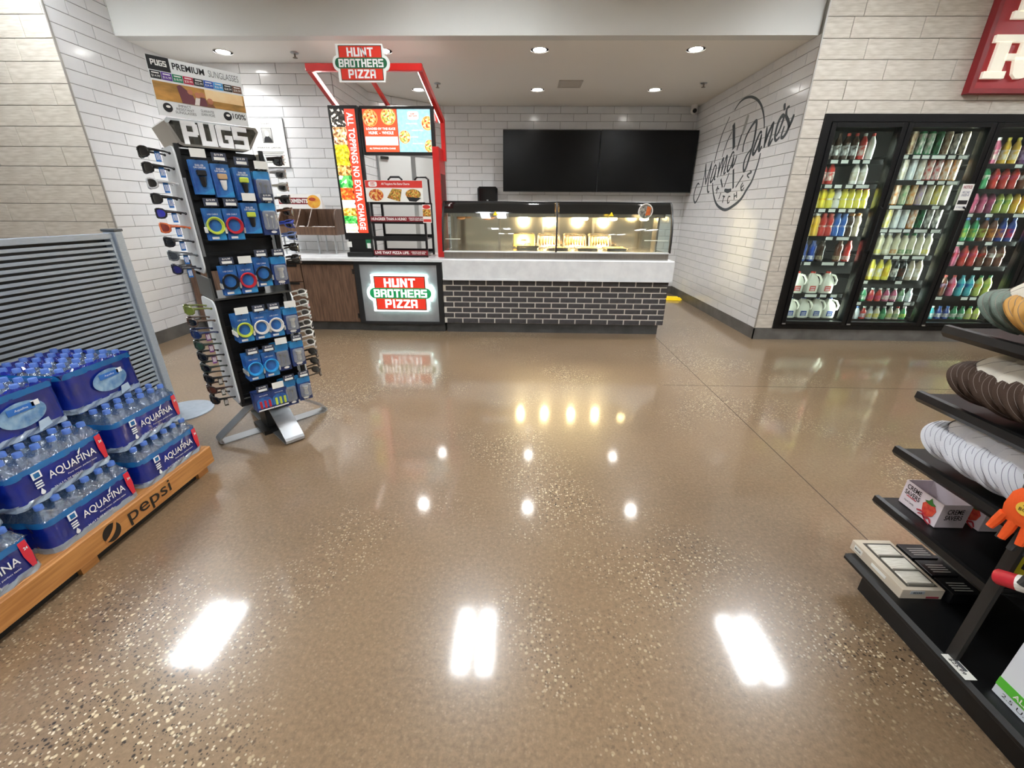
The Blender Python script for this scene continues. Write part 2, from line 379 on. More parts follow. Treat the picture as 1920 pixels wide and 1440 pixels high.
# service door in the angled wall
dr = bpy.data.objects.new('door_1', None); COL.objects.link(dr); dr['kind'] = 'structure'; dr['category'] = 'door'; dr['label'] = 'white double service door with bright metal meeting edge'
dr.location = (-2.34, 7.33, 0); dr.rotation_euler = (0, 0, DA)
DW = M('white_door_laminate', 'd9dcdb', .35); ALU = M('brushed_aluminium', 'b8bcbf', .28, .9)
ob('door_leaf', MB().box(.06, .665, -.03, -.004, .01, 2.26), DW, dr); ob('door_leaf', MB().box(.675, DL-.08, -.03, -.004, .01, 2.26), DW, dr)
ob('meeting_edge', MB().box(.62, .70, -.035, -.03, .01, 2.26), ALU, dr)
ob('door_frame', MB().box(.035, .06, -.03, -.003, 0, 2.29).box(DL-.08, DL-.055, -.03, -.003, 0, 2.29).box(.035, DL-.055, -.03, -.003, 2.26, 2.29), ALU, dr)
ob('door_closer', MB().box(.09, .22, -.06, -.03, 2.19, 2.23, .005), M('dark_bronze', '3a3835', .4, .5), dr)
# ---------------------------------------------------------------- ceiling fittings
LAMP = M('lamp_diffuser', 'ffffff', .4, emit=26, ecol='fffdf8'); TRIMW = M('white_trim', 'f0efec', .4)
for i, (x, y, d) in enumerate([(-3.373, 5.644, 'near the sunglasses stand'), (-1.57, 5.612, 'above the hanging pizza sign'), (.148, 5.581, 'before the square vent'), (1.819, 5.567, 'beside the lettered wall'),
                               (-1.546, 7.209, 'behind the red canopy arm'), (.175, 7.199, 'just past the square vent'), (1.849, 7.189, 'nearest the small camera')]):
    t = thing('recessed_downlight', 'round white recessed ceiling downlight '+d, 'ceiling light', (x, y, HC), group='recessed downlights over the counter')
    ob('trim_ring', MB().lathe([(.098, -.006), (.098, 0), (.07, 0), (.07, -.004)], 24, cap=False), TRIMW, t, smooth=True)
    ob('lamp', MB().lathe([(.0701, -.004), (.0701, -.0015)], 24), LAMP, t)
    light('downlight', 'SPOT', (0, 0, -.012), DOWN_W, (1, .985, .965), .06, parent=t, spot=rad(132))
FIXM = M('fixture_tube', 'ffffff', .4, emit=FIX_E, ecol='f6fbff'); FIXB = M('fixture_body', 'e8e8e6', .4)
k = 0
for gx in (-4.0, -.54, 2.95, 6.45):
    for gy in (3.72, .3, -3.1):
        t = thing('linear_ceiling_light', 'long white twin tube ceiling light hung from the hall ceiling', 'ceiling light', (gx, gy, ZT), group='twin tube lights of the store hall')
        ob('housing', MB().box(-.29, .29, -.46, .46, -.05, 0, .01).box(-.29, -.28, -.46, .46, -.16, -.05).box(.28, .29, -.46, .46, -.16, -.05).box(-.28, .28, -.46, -.45, -.16, -.05).box(-.28, .28, .45, .46, -.16, -.05), FIXB, t)
        for s in (-1, 1): ob('tube', MB().box(s*.145-.08, s*.145+.08, -.42, .42, -.075, -.05), FIXM, t)
vt = thing('ceiling_vent', 'square louvred ceiling vent between two downlights', 'vent', (.61, 6.89, HC))
ob('frame', MB().box(-.16, .16, -.17, -.145, -.012, 0).box(-.16, .16, .145, .17, -.012, 0).box(-.16, -.135, -.145, .145, -.012, 0).box(.135, .16, -.145, .145, -.012, 0), M('vent_paint', 'b9b4ac', .6), vt)
for i in range(7): ob('slat', MB().add([(-.135, -.13+i*.04, -.002), (.135, -.13+i*.04, -.002), (.135, -.11+i*.04, -.012), (-.135, -.11+i*.04, -.012)], [(0, 1, 2, 3)]), MATS['vent_paint'], vt)
for x, y, d in ((-2.577, 5.661, 'over the sunglasses stand side'), (-1.211, 6.878, 'behind the red canopy'), (2.405, 6.837, 'by the lettered wall')):
    t = thing('fire_sprinkler', 'small metal fire sprinkler head on the ceiling '+d, 'sprinkler', (x, y, HC), group='ceiling sprinklers')
    ob('rosette', MB().lathe([(.045, -.004), (.04, -.012), (.02, -.014)], 14), ALU, t, smooth=True)
    ob('head', MB().tube([(0, 0, -.012), (0, 0, -.05)], .01).lathe([(.026, -.054), (.026, -.05)], 10), M('dull_brass', '8b8478', .35, .8), t)
t = thing('security_camera', 'small white ball security camera in the ceiling corner', 'camera', (2.76, 8.12, 2.985))
ob('mount', MB().lathe([(.05, .03), (.05, .08), (.035, .081)], 14), TRIMW, t); ob('ball', MB().ball((0, 0, 0), .052, 14, 8), TRIMW, t, smooth=True)
ob('lens', MB().lathe([(.034, 0), (.03, .012)], 14), M('lens_black', '1c1f22', .1), t, (0, -.043, -.006), (rad(90), 0, 0))
# ---------------------------------------------------------------- glass door cooler
CBLK = M('cooler_black', '060607', .36, spec=.3); CIN = M('cooler_lining', '0b0c0c', .6); STRIP = M('price_paper', 'f4f4ee', .6)
SHELFM = M('cooler_shelf', '161717', .45, .2)
def glass_mat(name, tint='ffffff', gl=.12):
    m = bpy.data.materials.new(name); m.use_nodes = True; nt = m.node_tree; nt.nodes.clear(); MATS[name] = m
    o = nt.nodes.new('ShaderNodeOutputMaterial'); tr = nt.nodes.new('ShaderNodeBsdfTransparent'); g = nt.nodes.new('ShaderNodeBsdfGlossy')
    tr.inputs[0].default_value = lin(tint); g.inputs['Roughness'].default_value = .02
    fr = nt.nodes.new('ShaderNodeFresnel'); fr.inputs[0].default_value = 1.5
    mx = nt.nodes.new('ShaderNodeMixShader'); ge = nt.nodes.new('ShaderNodeNewGeometry'); iv = nt.nodes.new('ShaderNodeMath'); iv.operation = 'SUBTRACT'; iv.inputs[0].default_value = 1; nt.links.new(ge.outputs['Backfacing'], iv.inputs[1])
    ml = nt.nodes.new('ShaderNodeMath'); ml.operation = 'MULTIPLY'; nt.links.new(fr.outputs[0], ml.inputs[0]); nt.links.new(iv.outputs[0], ml.inputs[1]); nt.links.new(ml.outputs[0], mx.inputs[0]); nt.links.new(tr.outputs[0], mx.inputs[1]); nt.links.new(g.outputs[0], mx.inputs[2])
    nt.links.new(mx.outputs[0], o.inputs[0]); return m
GLASS = glass_mat('clear_glass', 'f4faf8')
CTUBE = M('cooler_led', 'ffffff', .4, emit=COOL_E, ecol='f6fff4')
ck = thing('beverage_cooler', 'black framed glass door cooler full of drinks set into the plank wall', 'cooler', (0, 0, 0))
Y0 = YR-.028
ob('outer_frame', MB().box(CX0, CX0+.075, Y0, YR+.09, CZ0, CZ1).box(CX1-.075, CX1, Y0, YR+.09, CZ0, CZ1).box(CX0+.075, CX1-.075, Y0, YR+.09, CZ1-.07, CZ1).box(CX0+.075, CX1-.075, Y0, YR+.09, CZ0, CZ0+.05), CBLK, ck)
ob('liner', MB().box(CX0, CX1, 6.05, 6.1, CZ0, CZ1).box(CX0-.01, CX0+.01, YR+.1, 6.05, CZ0, CZ1).box(CX1-.01, CX1+.01, YR+.1, 6.05, CZ0, CZ1).box(CX0, CX1, YR+.1, 6.05, CZ1-.01, CZ1+.02).box(CX0, CX1, YR+.1, 6.05, CZ0-.02, CZ0+.02), CIN, ck)
for x in (3.93, 4.82, 5.71):
    ob('mullion', MB().box(x-.035, x+.035, YR+.02, YR+.09, CZ0+.05, CZ1-.07), CBLK, ck)
    ob('led_tube', MB().box(x-.012, x+.012, YR+.095, YR+.11, .3, 2.25), CTUBE, ck)
ob('led_tube', MB().box(CX0+.03, CX0+.05, YR+.1, YR+.115, .3, 2.25), CTUBE, ck)
DX = [(3.155, 3.93), (3.93, 4.82), (4.82, 5.71), (5.71, 6.545)]
DN = ['behind milk door', 'behind notice door', 'beside notice door', 'behind last door']
for i, (a, b) in enumerate(DX):
    d = ob('door', MB().box(a+.004, a+.055, Y0-.012, YR+.018, CZ0+.055, CZ1-.075, .004).box(b-.055, b-.004, Y0-.012, YR+.018, CZ0+.055, CZ1-.075, .004)
           .box(a+.055, b-.055, Y0-.012, YR+.018, CZ1-.12, CZ1-.075, .004).box(a+.055, b-.055, Y0-.012, YR+.018, CZ0+.055, CZ0+.10, .004), CBLK, ck)
    ob('glass_pane', MB().box(a+.055, b-.055, YR-.006, YR, CZ0+.10, CZ1-.12), GLASS, d)
    ob('handle', MB().tube([(b-.03, Y0-.014, 1.05), (b-.03, Y0-.05, 1.07), (b-.03, Y0-.05, 1.5), (b-.03, Y0-.014, 1.52)], .01, 8), CBLK, d)
    ob('hinge', MB().box(a+.01, a+.05, Y0-.02, Y0-.01, CZ0+.06, CZ0+.075), ALU, d)
SHZ = [[1.969, 1.726, 1.479, 1.18, .898, .521, .215], [2.018, 1.768, 1.518, 1.269, .976, .689, .434, .212], [1.935, 1.687, 1.44, 1.14, .859, .507, .224], [1.935, 1.687, 1.44, 1.14, .859, .507, .224]]
SF = 5.235                                                 # shelf front
for i, (a, b) in enumerate(DX):
    for j, z in enumerate(SHZ[i]):
        if z > .25:
            s = ob('shelf', MB().box(a+.04, b-.04, SF, 5.85, z+.012, z+.02).box(a+.04, b-.04, SF-.012, SF, z-.024, z+.024), SHELFM, ck)
            x = a+.07
            while x < b-.14:
                wd_ = rnd.choice((.075, .075, .14)) if i < 2 else rnd.choice((.075, .17))
                if rnd.random() < .72: ob('price_tag', MB().box(x, min(x+wd_, b-.06), SF-.015, SF-.0125, z-.017, z+.017), STRIP, s)
                x += wd_+.02+rnd.random()*.03
        else:
            ob('shelf', MB().box(a+.04, b-.04, SF, 5.85, z-.01, z+.02), SHELFM, ck)
nt_ = thing('paper_notice', 'white paper notice taped inside the cooler door', 'notice', (4.755, Y0-.014, 1.62))
flat('sheet', rect(.12, .26), STRIP, nt_, (0, 0, 0)); DRED = M('dull_red_print', '9a3340', .6); INK = M('black_ink', '17171a', .6); NAVY = M('navy_print', '2a3470', .55)
text('NOTICE', .09, .03, DRED, nt_, (0, -.002, .10), bold=.02); text('WE CARD\nUNDER 40', .08, .05, NAVY, nt_, (0, -.002, .035)); flat('print_block', rect(.10, .04), INK, nt_, (0, -.001, -.05)); text('ID REQUIRED', .09, .02, NAVY, nt_, (0, -.002, -.10))
# drinks: every bottle, can and jug an object with body, cap and label
PR = {'slim': ([(.026, 0), (.031, .005), (.031, .12), (.029, .145), (.016, .178), (.0125, .185), (.0125, .196)], [(.0145, .19), (.0145, .212), (.012, .214)], (.0315, .035, .115)),
      'tea': ([(.027, 0), (.033, .006), (.034, .05), (.029, .09), (.033, .125), (.031, .15), (.018, .175), (.0165, .19)], [(.0185, .185), (.0185, .208), (.016, .21)], (.0345, .02, .055)),
      'can': ([(.024, 0), (.0285, .008), (.0285, .175), (.024, .186), (.0235, .188)], [(.0235, .186), (.021, .1885)], (.0288, .012, .17)),
      'soda': ([(.024, 0), (.031, .012), (.031, .05), (.028, .075), (.032, .11), (.03, .14), (.0135, .175), (.012, .19)], [(.014, .186), (.014, .204), (.0125, .206)], (.0325, .085, .125)),
      'mini': ([(.022, 0), (.027, .004), (.027, .075), (.012, .11), (.0115, .12)], [(.0135, .115), (.0135, .132)], (.0275, .02, .06)),
      'sport': ([(.028, 0), (.034, .006), (.034, .06), (.028, .085), (.028, .10), (.034, .13), (.03, .16), (.021, .18), (.021, .19)], [(.024, .186), (.024, .204), (.012, .21), (.012, .222)], (.0288, .084, .101))}
_DM = {}
def drink_mat(kind, c, clear=False):
    return M('drink_%s' % c, c, .12, coat=.4, noise=(26, ('%02x%02x%02x' % tuple(min(255, int(int(c[q:q+2], 16)*.7+70)) for q in (0, 2, 4))), (1, 1, .4)))
def make_drink(kind, body, cap, lab):
    k = (kind, body, cap, lab)
    t = thing('drink', '', 'drink')
    pb, pc, pl = PR[kind]
    if ('b', kind) not in _DM:
        _DM['b', kind] = MB().lathe(pb, 14).mesh('body', True); _DM['c', kind] = MB().lathe(pc, 12).mesh('cap', True)
        _DM['l', kind] = MB().lathe([(pl[0], pl[1]), (pl[0], pl[2])], 14, cap=False).mesh('label_wrap', True)
    ob('body', _DM['b', kind], drink_mat(kind, body), t); ob('cap', _DM['c', kind], drink_mat(kind, cap), t)
    if lab: ob('label_wrap', _DM['l', kind], M('wrap_%s_%s' % (lab, body), lab, .25, noise=(38, body if body != lab else 'f2efe6', (1, 1, .55))), t)
    return t
_DK = {}
CN = {'e8d33a': 'yellow', 'f2e24a': 'bright yellow', 'c7342b': 'red', 'd9453c': 'red', '2b62b8': 'blue', '1f3f94': 'dark blue', '3b2a20': 'brown', 'f0ece0': 'cream', '2f8a55': 'green', 'd98a34': 'amber', '8c3a5c': 'plum',
      'b9c65a': 'pale green', '1c2321': 'black', 'e9b93c': 'golden', '3fb0bd': 'teal', 'dcd6b4': 'pale straw', 'c05a7a': 'pink', '6a3a24': 'cola brown', 'cfd8dc': 'clear', '7fae7f': 'soft green', 'b8a0c8': 'lilac', 'f4f4f0': 'white', 'c8b89a': 'beige', '5b2b66': 'purple'}
ORD = ['top', 'second', 'third', 'fourth', 'fifth', 'sixth', 'seventh', 'eighth']
KN = {'slim': 'slim bottle', 'tea': 'wide bottle', 'can': 'tall can', 'soda': 'soda bottle', 'mini': 'small bottle', 'sport': 'sports bottle'}
KO = {'slim': 'slim_bottle', 'tea': 'tea_bottle', 'can': 'tall_can', 'soda': 'soda_bottle', 'mini': 'small_bottle', 'sport': 'sports_bottle'}
def put(door, j, kind, seq, x0=None, x1=None, y=SF+.05, deep=1):
    a, b = DX[door]; z = SHZ[door][j]+.0215; x0 = a+.115 if x0 is None else x0; x1 = b-.045 if x1 is None else x1
    n = len(seq)
    for i, (c, cap, lab) in enumerate(seq):
        if c is None: continue
        for d in range(deep):
            k = (kind, c, cap, lab)
            cn, ln = CN.get(c, 'dark'), CN.get(lab, '') if lab else ''
            lbl = '%s%s with %s top%s, %s shelf %s' % (cn+' ', KN[kind], CN.get(cap, 'dark'), (' and %s label' % ln) if ln else '', ORD[j], DN[door])
            grp = '%s %s on the %s shelf %s' % (cn, KN[kind], ORD[j], DN[door])
            x = x0+(x1-x0)*(i+.5)/n
            if k not in _DK: _DK[k] = o = make_drink(kind, c, cap, lab); o.location = (x, y+.072*d, z); o['label'] = lbl; o['group'] = grp
            else: o = dup(_DK[k], (x, y+.072*d, z), label=lbl, group=grp)
            o.name = KO[kind]; hh = PR[kind][1][-1][1]; up_ = [q for q in SHZ[door] if q > SHZ[door][j]+.05]; o.scale = (1.22, 1.22, min(1.2, ((min(up_)+.012 if up_ else 2.30)-z-.004)/hh))
Yw, By, Rd, Rd2, Bl, Db, Br, Cr, Gn, Am, Pl, Pg, Bk, Go, Te, St, Pk, Co, Cl, Sg, Li, Wh, Be, Pu = list(CN)
put(0, 0, 'slim', [(Br, Br, Wh), (Br, Br, Wh), (Br, Rd, Wh), (Br, Rd, Wh), (Rd, Wh, Cr), (Cr, Rd, Wh)], x1=3.80)
put(0, 1, 'slim', [(Rd, Rd, Cr), (Rd, Rd, Cr), None or (None, 0, 0), (None, 0, 0), (Cr, Wh, Be), (Cr, Bk, Be)], x1=3.80)
put(0, 2, 'sport', [(Yw, Te, By), (Yw, Rd, Am), (By, Yw, By), (Cr, Be, Br), (By, Yw, Wh), (By, Yw, Wh), (By, Rd, Wh), (By, Rd, Wh)])
put(0, 3, 'sport', [(Go, Cr, Yw), (Go, Cr, Yw), (Rd, Rd2, Cr), (Rd, Rd2, Cr), (Bl, Bl, Wh), (Bl, Bl, Wh), (Br, Am, Cr), (Be, Am, Br)])
put(0, 4, 'tea', [(Db, Db, Wh), (Db, Db, Wh), (Br, Br, Be), (None, 0, 0), (Co, Co, Be), (Rd, Rd, Cr)])
put(1, 0, 'can', [(Wh, Cl, Bk), (Be, Cl, Co), (Gn, Cl, Gn), (Gn, Cl, Gn), (Gn, Cl, Bk), (Be, Cl, Co), (Bk, Cl, Bk), (Be, Cl, Bk)])
put(1, 1, 'can', [(Wh, Cl, Wh), (Wh, Rd, Be), (Cl, Bl, Wh), (Wh, Yw, Be), (Rd, Rd, Cr), (Rd, Rd, Wh), (Am, Rd, Cr), (Am, Yw, Cr)])
put(1, 2, 'can', [(Wh, Cl, Cr), (Am, Cl, Cr), (Sg, Cl, St), (Am, Cl, St), (Li, Cl, Be), (St, Cl, Be), (St, Cl, Yw), (St, Cl, Cr)])
put(1, 3, 'can', [(Wh, Cl, Wh), (Cr, Cl, By), (Cl, Cl, Wh), (Cl, Cl, Wh), (Am, Cl, Am), (Bk, Cl, Gn), (Bk, Cl, Bk), (Bk, Cl, Bk)])
put(1, 4, 'tea', [(St, Wh, Cr), (St, Wh, By), (St, Wh, Cr), (St, Be, Am), (St, Gn, Gn), (St, Gn, Gn), (St, Wh, Cr), (St, Wh, Yw)])
put(1, 5, 'slim', [(Rd, Wh, Cr), (By, Yw, By), (By, Yw, By), (By, Yw, Go), (Bk, Wh, Bk), (Bk, Wh, Co), (Be, Bk, Wh), (Be, Bk, Wh)])
put(1, 6, 'mini', [(Gn, Wh, Gn), (Gn, Wh, Gn), (Rd, Wh, Pk), (Rd, Wh, Pk), (Pk, Wh, Cr), (Pk, Wh, Cr), (Sg, Wh, Cl), (Cl, Wh, Cl)], y=SF+.045)
put(1, 7, 'mini', [(Rd, Wh, Cr), (Cl, Bl, Wh), (Rd, Wh, Cl), (Cl, Wh, Yw), (St, Wh, Yw), (Gn, Wh, Sg), (St, Wh, Pg), (St, Rd, Sg), (Gn, Wh, Pg)], y=SF+.045)
put(2, 0, 'slim', [(Pk, Wh, Cr), (Pk, Wh, Cr), (Go, By, Cr), (Go, By, Cr), (Pu, By, Li), (Pu, Yw, Li), (Co, Yw, Be)])
put(2, 1, 'soda', [(Gn, Gn, Cr), (Gn, Pu, Cr), (Rd, Pu, Pk), (Rd, Pu, Pk), (Rd, Bl, Pk), (Co, Wh, Wh), (Co, Wh, Wh)])
put(2, 2, 'soda', [(Am, Wh, Yw), (Pk, Wh, Pl), (Pk, Wh, Pl), (Pl, Wh, Pk), (Pg, Wh, Gn), (Pg, Wh, Gn), (Go, Wh, Am), (Go, Wh, Am)])
put(2, 3, 'slim', [(Rd, Yw, Go), (Gn, Bl, Pg), (Gn, Bl, Pg), (Co, Bl, Pg), (Co, Bl, Am), (Db, Bl, Am), (Db, Bl, Rd)])
put(2, 4, 'soda', [(Co, Wh, Cr), (Pk, Gn, Rd), (Rd, Rd, Pk), (Rd, Rd, Pk), (Co, Bk, Rd), (Co, Bk, Co), (Co, Bk, Be)])
put(2, 5, 'soda', [(Co, Rd, Li), (Co, Rd, Li), (Pk, Rd, Rd), (Te, Te, Db), (Te, Te, Db), (Pg, Gn, Am), (Pg, Gn, Sg)])
put(2, 6, 'mini', [(Te, Wh, Wh), (Te, Wh, Wh), (Db, Bl, Cr), (Db, Bl, Cr), (Gn, Gn, Cr), (Gn, Gn, Cr), (Pg, Gn, Be), (Pg, Gn, Be)], y=SF+.045)
put(3, 4, 'soda', [(Rd, Rd, Wh), (Rd, Rd, Wh), (Rd, Rd, Cr), (Rd, Rd, Cr), (Co, Rd, Cr)])
put(3, 5, 'soda', [(Rd, Wh, Cr), (Rd, Wh, Cr), (Rd, Rd, Cr), (Co, Rd, Rd)])
put(3, 2, 'soda', [(Gn, Gn, Cr), (Gn, Gn, Cr), (Am, Wh, Rd), (Am, Wh, Rd)])
MILK = M('milk_white', 'f3f1e2', .35)
def milk(loc, capc, labc, lbl, grp):
    t = thing('milk_jug', lbl, 'milk jug', loc, group=grp)
    ob('body', MB().lathe([(.066, 0), (.074, .008), (.074, .13), (.062, .17), (.036, .215), (.024, .232), (.024, .24)], 20, sq=.45), MILK, t, smooth=True)
    ob('cap', MB().lathe([(.027, .236), (.027, .254), (.024, .256)], 14), drink_mat('', capc), t, smooth=True)
    ob('handle', MB().tube([(.018, -.035, .222), (.052, -.052, .212), (.08, -.066, .16), (.076, -.062, .115), (.055, -.05, .105)], .0125, 8), MILK, t, smooth=True)
    flat('label_patch', rect(.07, .062), drink_mat('', labc), t, (-.008, -.0755, .062))
    for q in (.012, -.006, -.02): flat('print_line', rect(.05, .006), M('label_white', 'f6f6f6', .5), t, (-.008, -.0768, .062+q))
for i in range(3): milk((3.355+i*.18, SF+.085, .521+.0215), Rd, Rd2, 'gallon milk jug with red cap and red label on sixth shelf', 'red label milk jugs')
for i in range(4): milk((3.345+i*.16, SF+.085, .215+.0215), Db, Db, 'gallon milk jug with blue cap and navy label on bottom shelf', 'navy label milk jugs')
# ---------------------------------------------------------------- red sign above the cooler
t = thing('red_wall_sign', 'red framed sign board with cream slab letters above the cooler', 'sign', (4.37, YR-.012, 2.556))
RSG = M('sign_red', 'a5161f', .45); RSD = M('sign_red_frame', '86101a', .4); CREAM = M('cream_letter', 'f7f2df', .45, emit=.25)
ob('board', MB().box(.04, 2.4, -.05, 0, .04, 1.02), RSG, t)
ob('frame', MB().box(0, 2.44, -.075, 0, 0, .04).box(0, .04, -.075, 0, .04, 1.06).box(.04, 2.44, -.075, 0, 1.02, 1.06), RSD, t)
def slab(s, h):
    if s == 'R':
        mb = MB().prism([(0, 0), (.62, 0), (.62, .17), (.5, .17), (.5, .83), (0, .83), (0, 1), (.9, 1), (.9, .85), (.78, .85), (.5, .83), (.5, 1), (0, 1), (0, .83), (.12, .83), (.12, .17), (0, .17)][:0] or rect(.6, .17, .3, .085), 0, .03)
        mb.prism(rect(.34, .7, .3, .5), 0, .03).prism(rect(.9, .17, .45, .915), 0, .03).prism(rect(.3, .3, .92, .72), 0, .03).prism(rect(.14, .12, .87, .9), 0, .03).prism(rect(.55, .15, .7, .5), 0, .03)
        mb.prism([(.7, .5), (1.04, .5), (1.1, .25), (1.12, .17), (1.25, .17), (1.25, .05), (1.1, 0), (.92, 0), (.8, .1)], 0, .03)
    else:
        mb = MB().prism(rect(.6, .17, .3, .085), 0, .03).prism(rect(.34, .7, .3, .5), 0, .03).prism(rect(.95, .17, .475, .915), 0, .03).prism(rect(.3, .15, .6, .5), 0, .03)
    mb.v = [(x*h, y*h, z) for x, y, z in mb.v]; return mb
for i, c in enumerate('RF'):
    pass
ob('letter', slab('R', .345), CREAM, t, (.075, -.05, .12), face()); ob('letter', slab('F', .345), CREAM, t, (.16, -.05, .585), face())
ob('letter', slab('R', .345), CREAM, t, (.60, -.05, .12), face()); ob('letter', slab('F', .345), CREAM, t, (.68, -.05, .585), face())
# ---------------------------------------------------------------- counter
WOOD = M('walnut_laminate', '735845', .42, noise=(5, '4f3a2d', (9, 9, .9)))
QUARTZ = M('white_quartz', 'eceeef', .25, noise=(9, 'dfe1e3')); KICK = M('dark_toe_kick', '4b4b4a', .5, noise=(8, '3a3a39'))
FB = M('charcoal_brick', '4a4748', .55, noise=(20, '3a3839'), bump=(60, .25)); MORT = M('light_mortar', 'ebe5db', .85)
bc = thing('brick_counter', 'counter base faced with charcoal bricks and pale mortar', 'counter', (-.98, 5.235, 0))
ob('mortar_bed', MB().box(0, 2.75, 0, .78, .125, .68), MORT, bc); ob('toe_kick', MB().box(.02, 2.71, .03, .75, 0, .125), KICK, bc)
_BR = {}
for r in range(8):
    z = .128+r*.0677; x = -.1 if r % 2 else 0.
    x = -.07 if r % 2 else -.17
    while x < 2.745:
        a, b = max(x, 0), min(x+.190, 2.75)
        if b-a > .03:
            kk = round(b-a, 3)
            if kk not in _BR: _BR[kk] = MB().box(0, b-a, -.007, 0, 0, .0545, .002).mesh('brick')
            ob('brick', _BR[kk], FB, bc, (a, rnd.uniform(-.002, .001), z), (0, 0, 0))
        x += .2035
for r in range(8):
    z = .128+r*.0677
    for q in range(4):
        y = .0+q*.2035-(.1 if r % 2 else 0); a, b = max(y, 0), min(y+.192, .78)
        if b-a > .03: ob('brick', MB().box(2.75, 2.762, a, b, z, z+.056, .003), FB, bc)
ct = thing('countertop', 'long white quartz countertop with deep front edge over the bricks', 'countertop', (0, 0, 0))
ob('slab', MB().box(-4.16, 1.80, 5.19, 6.0, .875, .912, .004), QUARTZ, ct)
ob('front_fascia', MB().box(-.965, 1.80, 5.175, 5.20, .672, .905, .003).box(1.78, 1.80, 5.2, 5.95, .672, .905), QUARTZ, ct)
ob('fascia_lip', MB().box(-.965, 1.802, 5.168, 5.176, .668, .69), QUARTZ, ct)
for i, (a, b, lbl) in enumerate([(-4.15, -3.4, 'walnut base cabinet against the white side wall'), (-3.4, -2.72, 'walnut base cabinet behind the sunglasses stand'), (-2.72, -2.06, 'walnut base cabinet next to the lit pizza panel')]):
    t = thing('base_cabinet', lbl, 'cabinet', (a, 5.24, 0))
    ob('body', MB().box(0, b-a, .02, .7, .11, .868), WOOD, t); ob('toe_kick', MB().box(0, b-a, .05, .6, 0, .11), KICK, t)
    ob('top_rail', MB().box(0, b-a, .0, .02, .835, .868), BLACK, t)
    if i == 1:
        d = ob('drawer', MB().box(.006, b-a-.006, -.004, .02, .62, .825, .002), WOOD, t); ob('edge_pull', MB().box(.05, b-a-.05, -.012, -.004, .80, .825), BLACK, d)
        d = ob('cabinet_door', MB().box(.006, b-a-.006, -.004, .02, .12, .61, .002), WOOD, t); ob('edge_pull', MB().box(.05, b-a-.05, -.012, -.004, .585, .61), BLACK, d)
    else:
        d = ob('cabinet_door', MB().box(.006, b-a-.006, -.004, .02, .12, .825, .002), WOOD, t)
        ob('hinge', MB().box(b-a-.03, b-a-.008, -.01, -.004, .72, .78).box(b-a-.03, b-a-.008, -.01, -.004, .17, .23), BLACK, d)
# lit pizza panel
LP = thing('lit_sign_panel', 'black framed grey counter panel with glowing pizza sign', 'illuminated sign', (-1.52, 5.225, 0))
GREYP = M('brushed_concrete_panel', 'a9acaf', .3, .25, noise=(4, '8f9396')); FRM = M('dark_frame', '1c1e20', .4)
ob('cabinet', MB().box(-.535, .535, .02, .7, .105, .868), FRM, LP); ob('toe_kick', MB().box(-.535, .535, .05, .6, 0, .105), KICK, LP)
ob('frame', MB().box(-.535, -.475, -.01, .02, .105, .868).box(.475, .535, -.01, .02, .105, .868).box(-.475, .475, -.01, .02, .105, .135).box(-.475, .475, -.01, .02, .835, .868), FRM, LP)
ob('panel', MB().box(-.475, .475, .005, .02, .135, .835), GREYP, LP)
def logo(parent, loc, w_, h_, bright, rz=0, dep=.03, rim=.13):
    """stacked badge: two red bars, green lozenge, white block capitals"""
    Wm = M('logo_white%g' % bright, 'fbfffd', .4, emit=bright*.85, ecol='f2fffd'); Rm = M('logo_red%g' % bright, 'd8321f', .45, emit=bright*.35)
    Gm = M('logo_green%g' % bright, '128a4f' if bright else '0f5f3c', .45, emit=bright*.35); Tm = M('logo_text%g' % bright, 'ffffff', .4, emit=bright*.75); Dm = M('logo_edge', '2f3d2a', .5, emit=bright*.1)
    W2, H2 = w_/2, h_/2
    out = [(-W2*.86, -H2), (W2*.80, -H2), (W2*.86, -H2*.42)]+[(W2*.86+W2*.16*math.sin(math.pi*k/8), H2*.40*-math.cos(math.pi*k/8)) for k in range(9)]+[(W2*.86, H2*.42), (W2*.80, H2), (-W2*.86, H2), (-W2*.86, H2*.42)]
    out += [(-W2*.86-W2*.16*math.sin(math.pi*k/8), H2*.40*math.cos(math.pi*k/8)) for k in range(9)]+[(-W2*.86, -H2*.42)]
    c, s = math.cos(rz), math.sin(rz)
    L = lambda d: (loc[0]+s*d, loc[1]-c*d, loc[2])
    p = ob('backplate', MB().prism(out, 0, dep), Wm, parent, loc, face(rz))
    k = w_*.80
    for sy in (1, -1):
        flat('dark_border', rect(k*.96, h_*.36, 0, sy*h_*.28), Dm, p, (0, 0, dep), rot=(0, 0, 0)); flat('red_bar', rect(k*.93, h_*.32, 0, sy*h_*.278), Rm, p, (0, 0, dep+.001), rot=(0, 0, 0))
    flat('green_lozenge', rrect(w_*.93, h_*.285, h_*.14, 6), Gm, p, (0, 0, dep+.0022), rot=(0, 0, 0))
    ob('lettering', block('HUNT', w_*.47, h_*.235), Tm, p, (0, h_*.285, dep+.003)); ob('lettering', block('BROTHERS', w_*.80, h_*.215), Tm, p, (0, 0, dep+.0035)); ob('lettering', block('PIZZA', w_*.49, h_*.235), Tm, p, (0, -h_*.285, dep+.003))
    return p
logo(LP, (.02, -.02, .50), .82, .45, 1.0)
LEDH = M('led_halo_strip', 'eafffb', .4, emit=9, ecol='d8fff6')
ob('led_back_strip', MB().box(-.32, .36, -.012, -.004, .30, .315).box(-.32, .36, -.012, -.004, .69, .705).box(-.36, -.345, -.012, -.004, .40, .60).box(.385, .40, -.012, -.004, .40, .60), LEDH, LP)
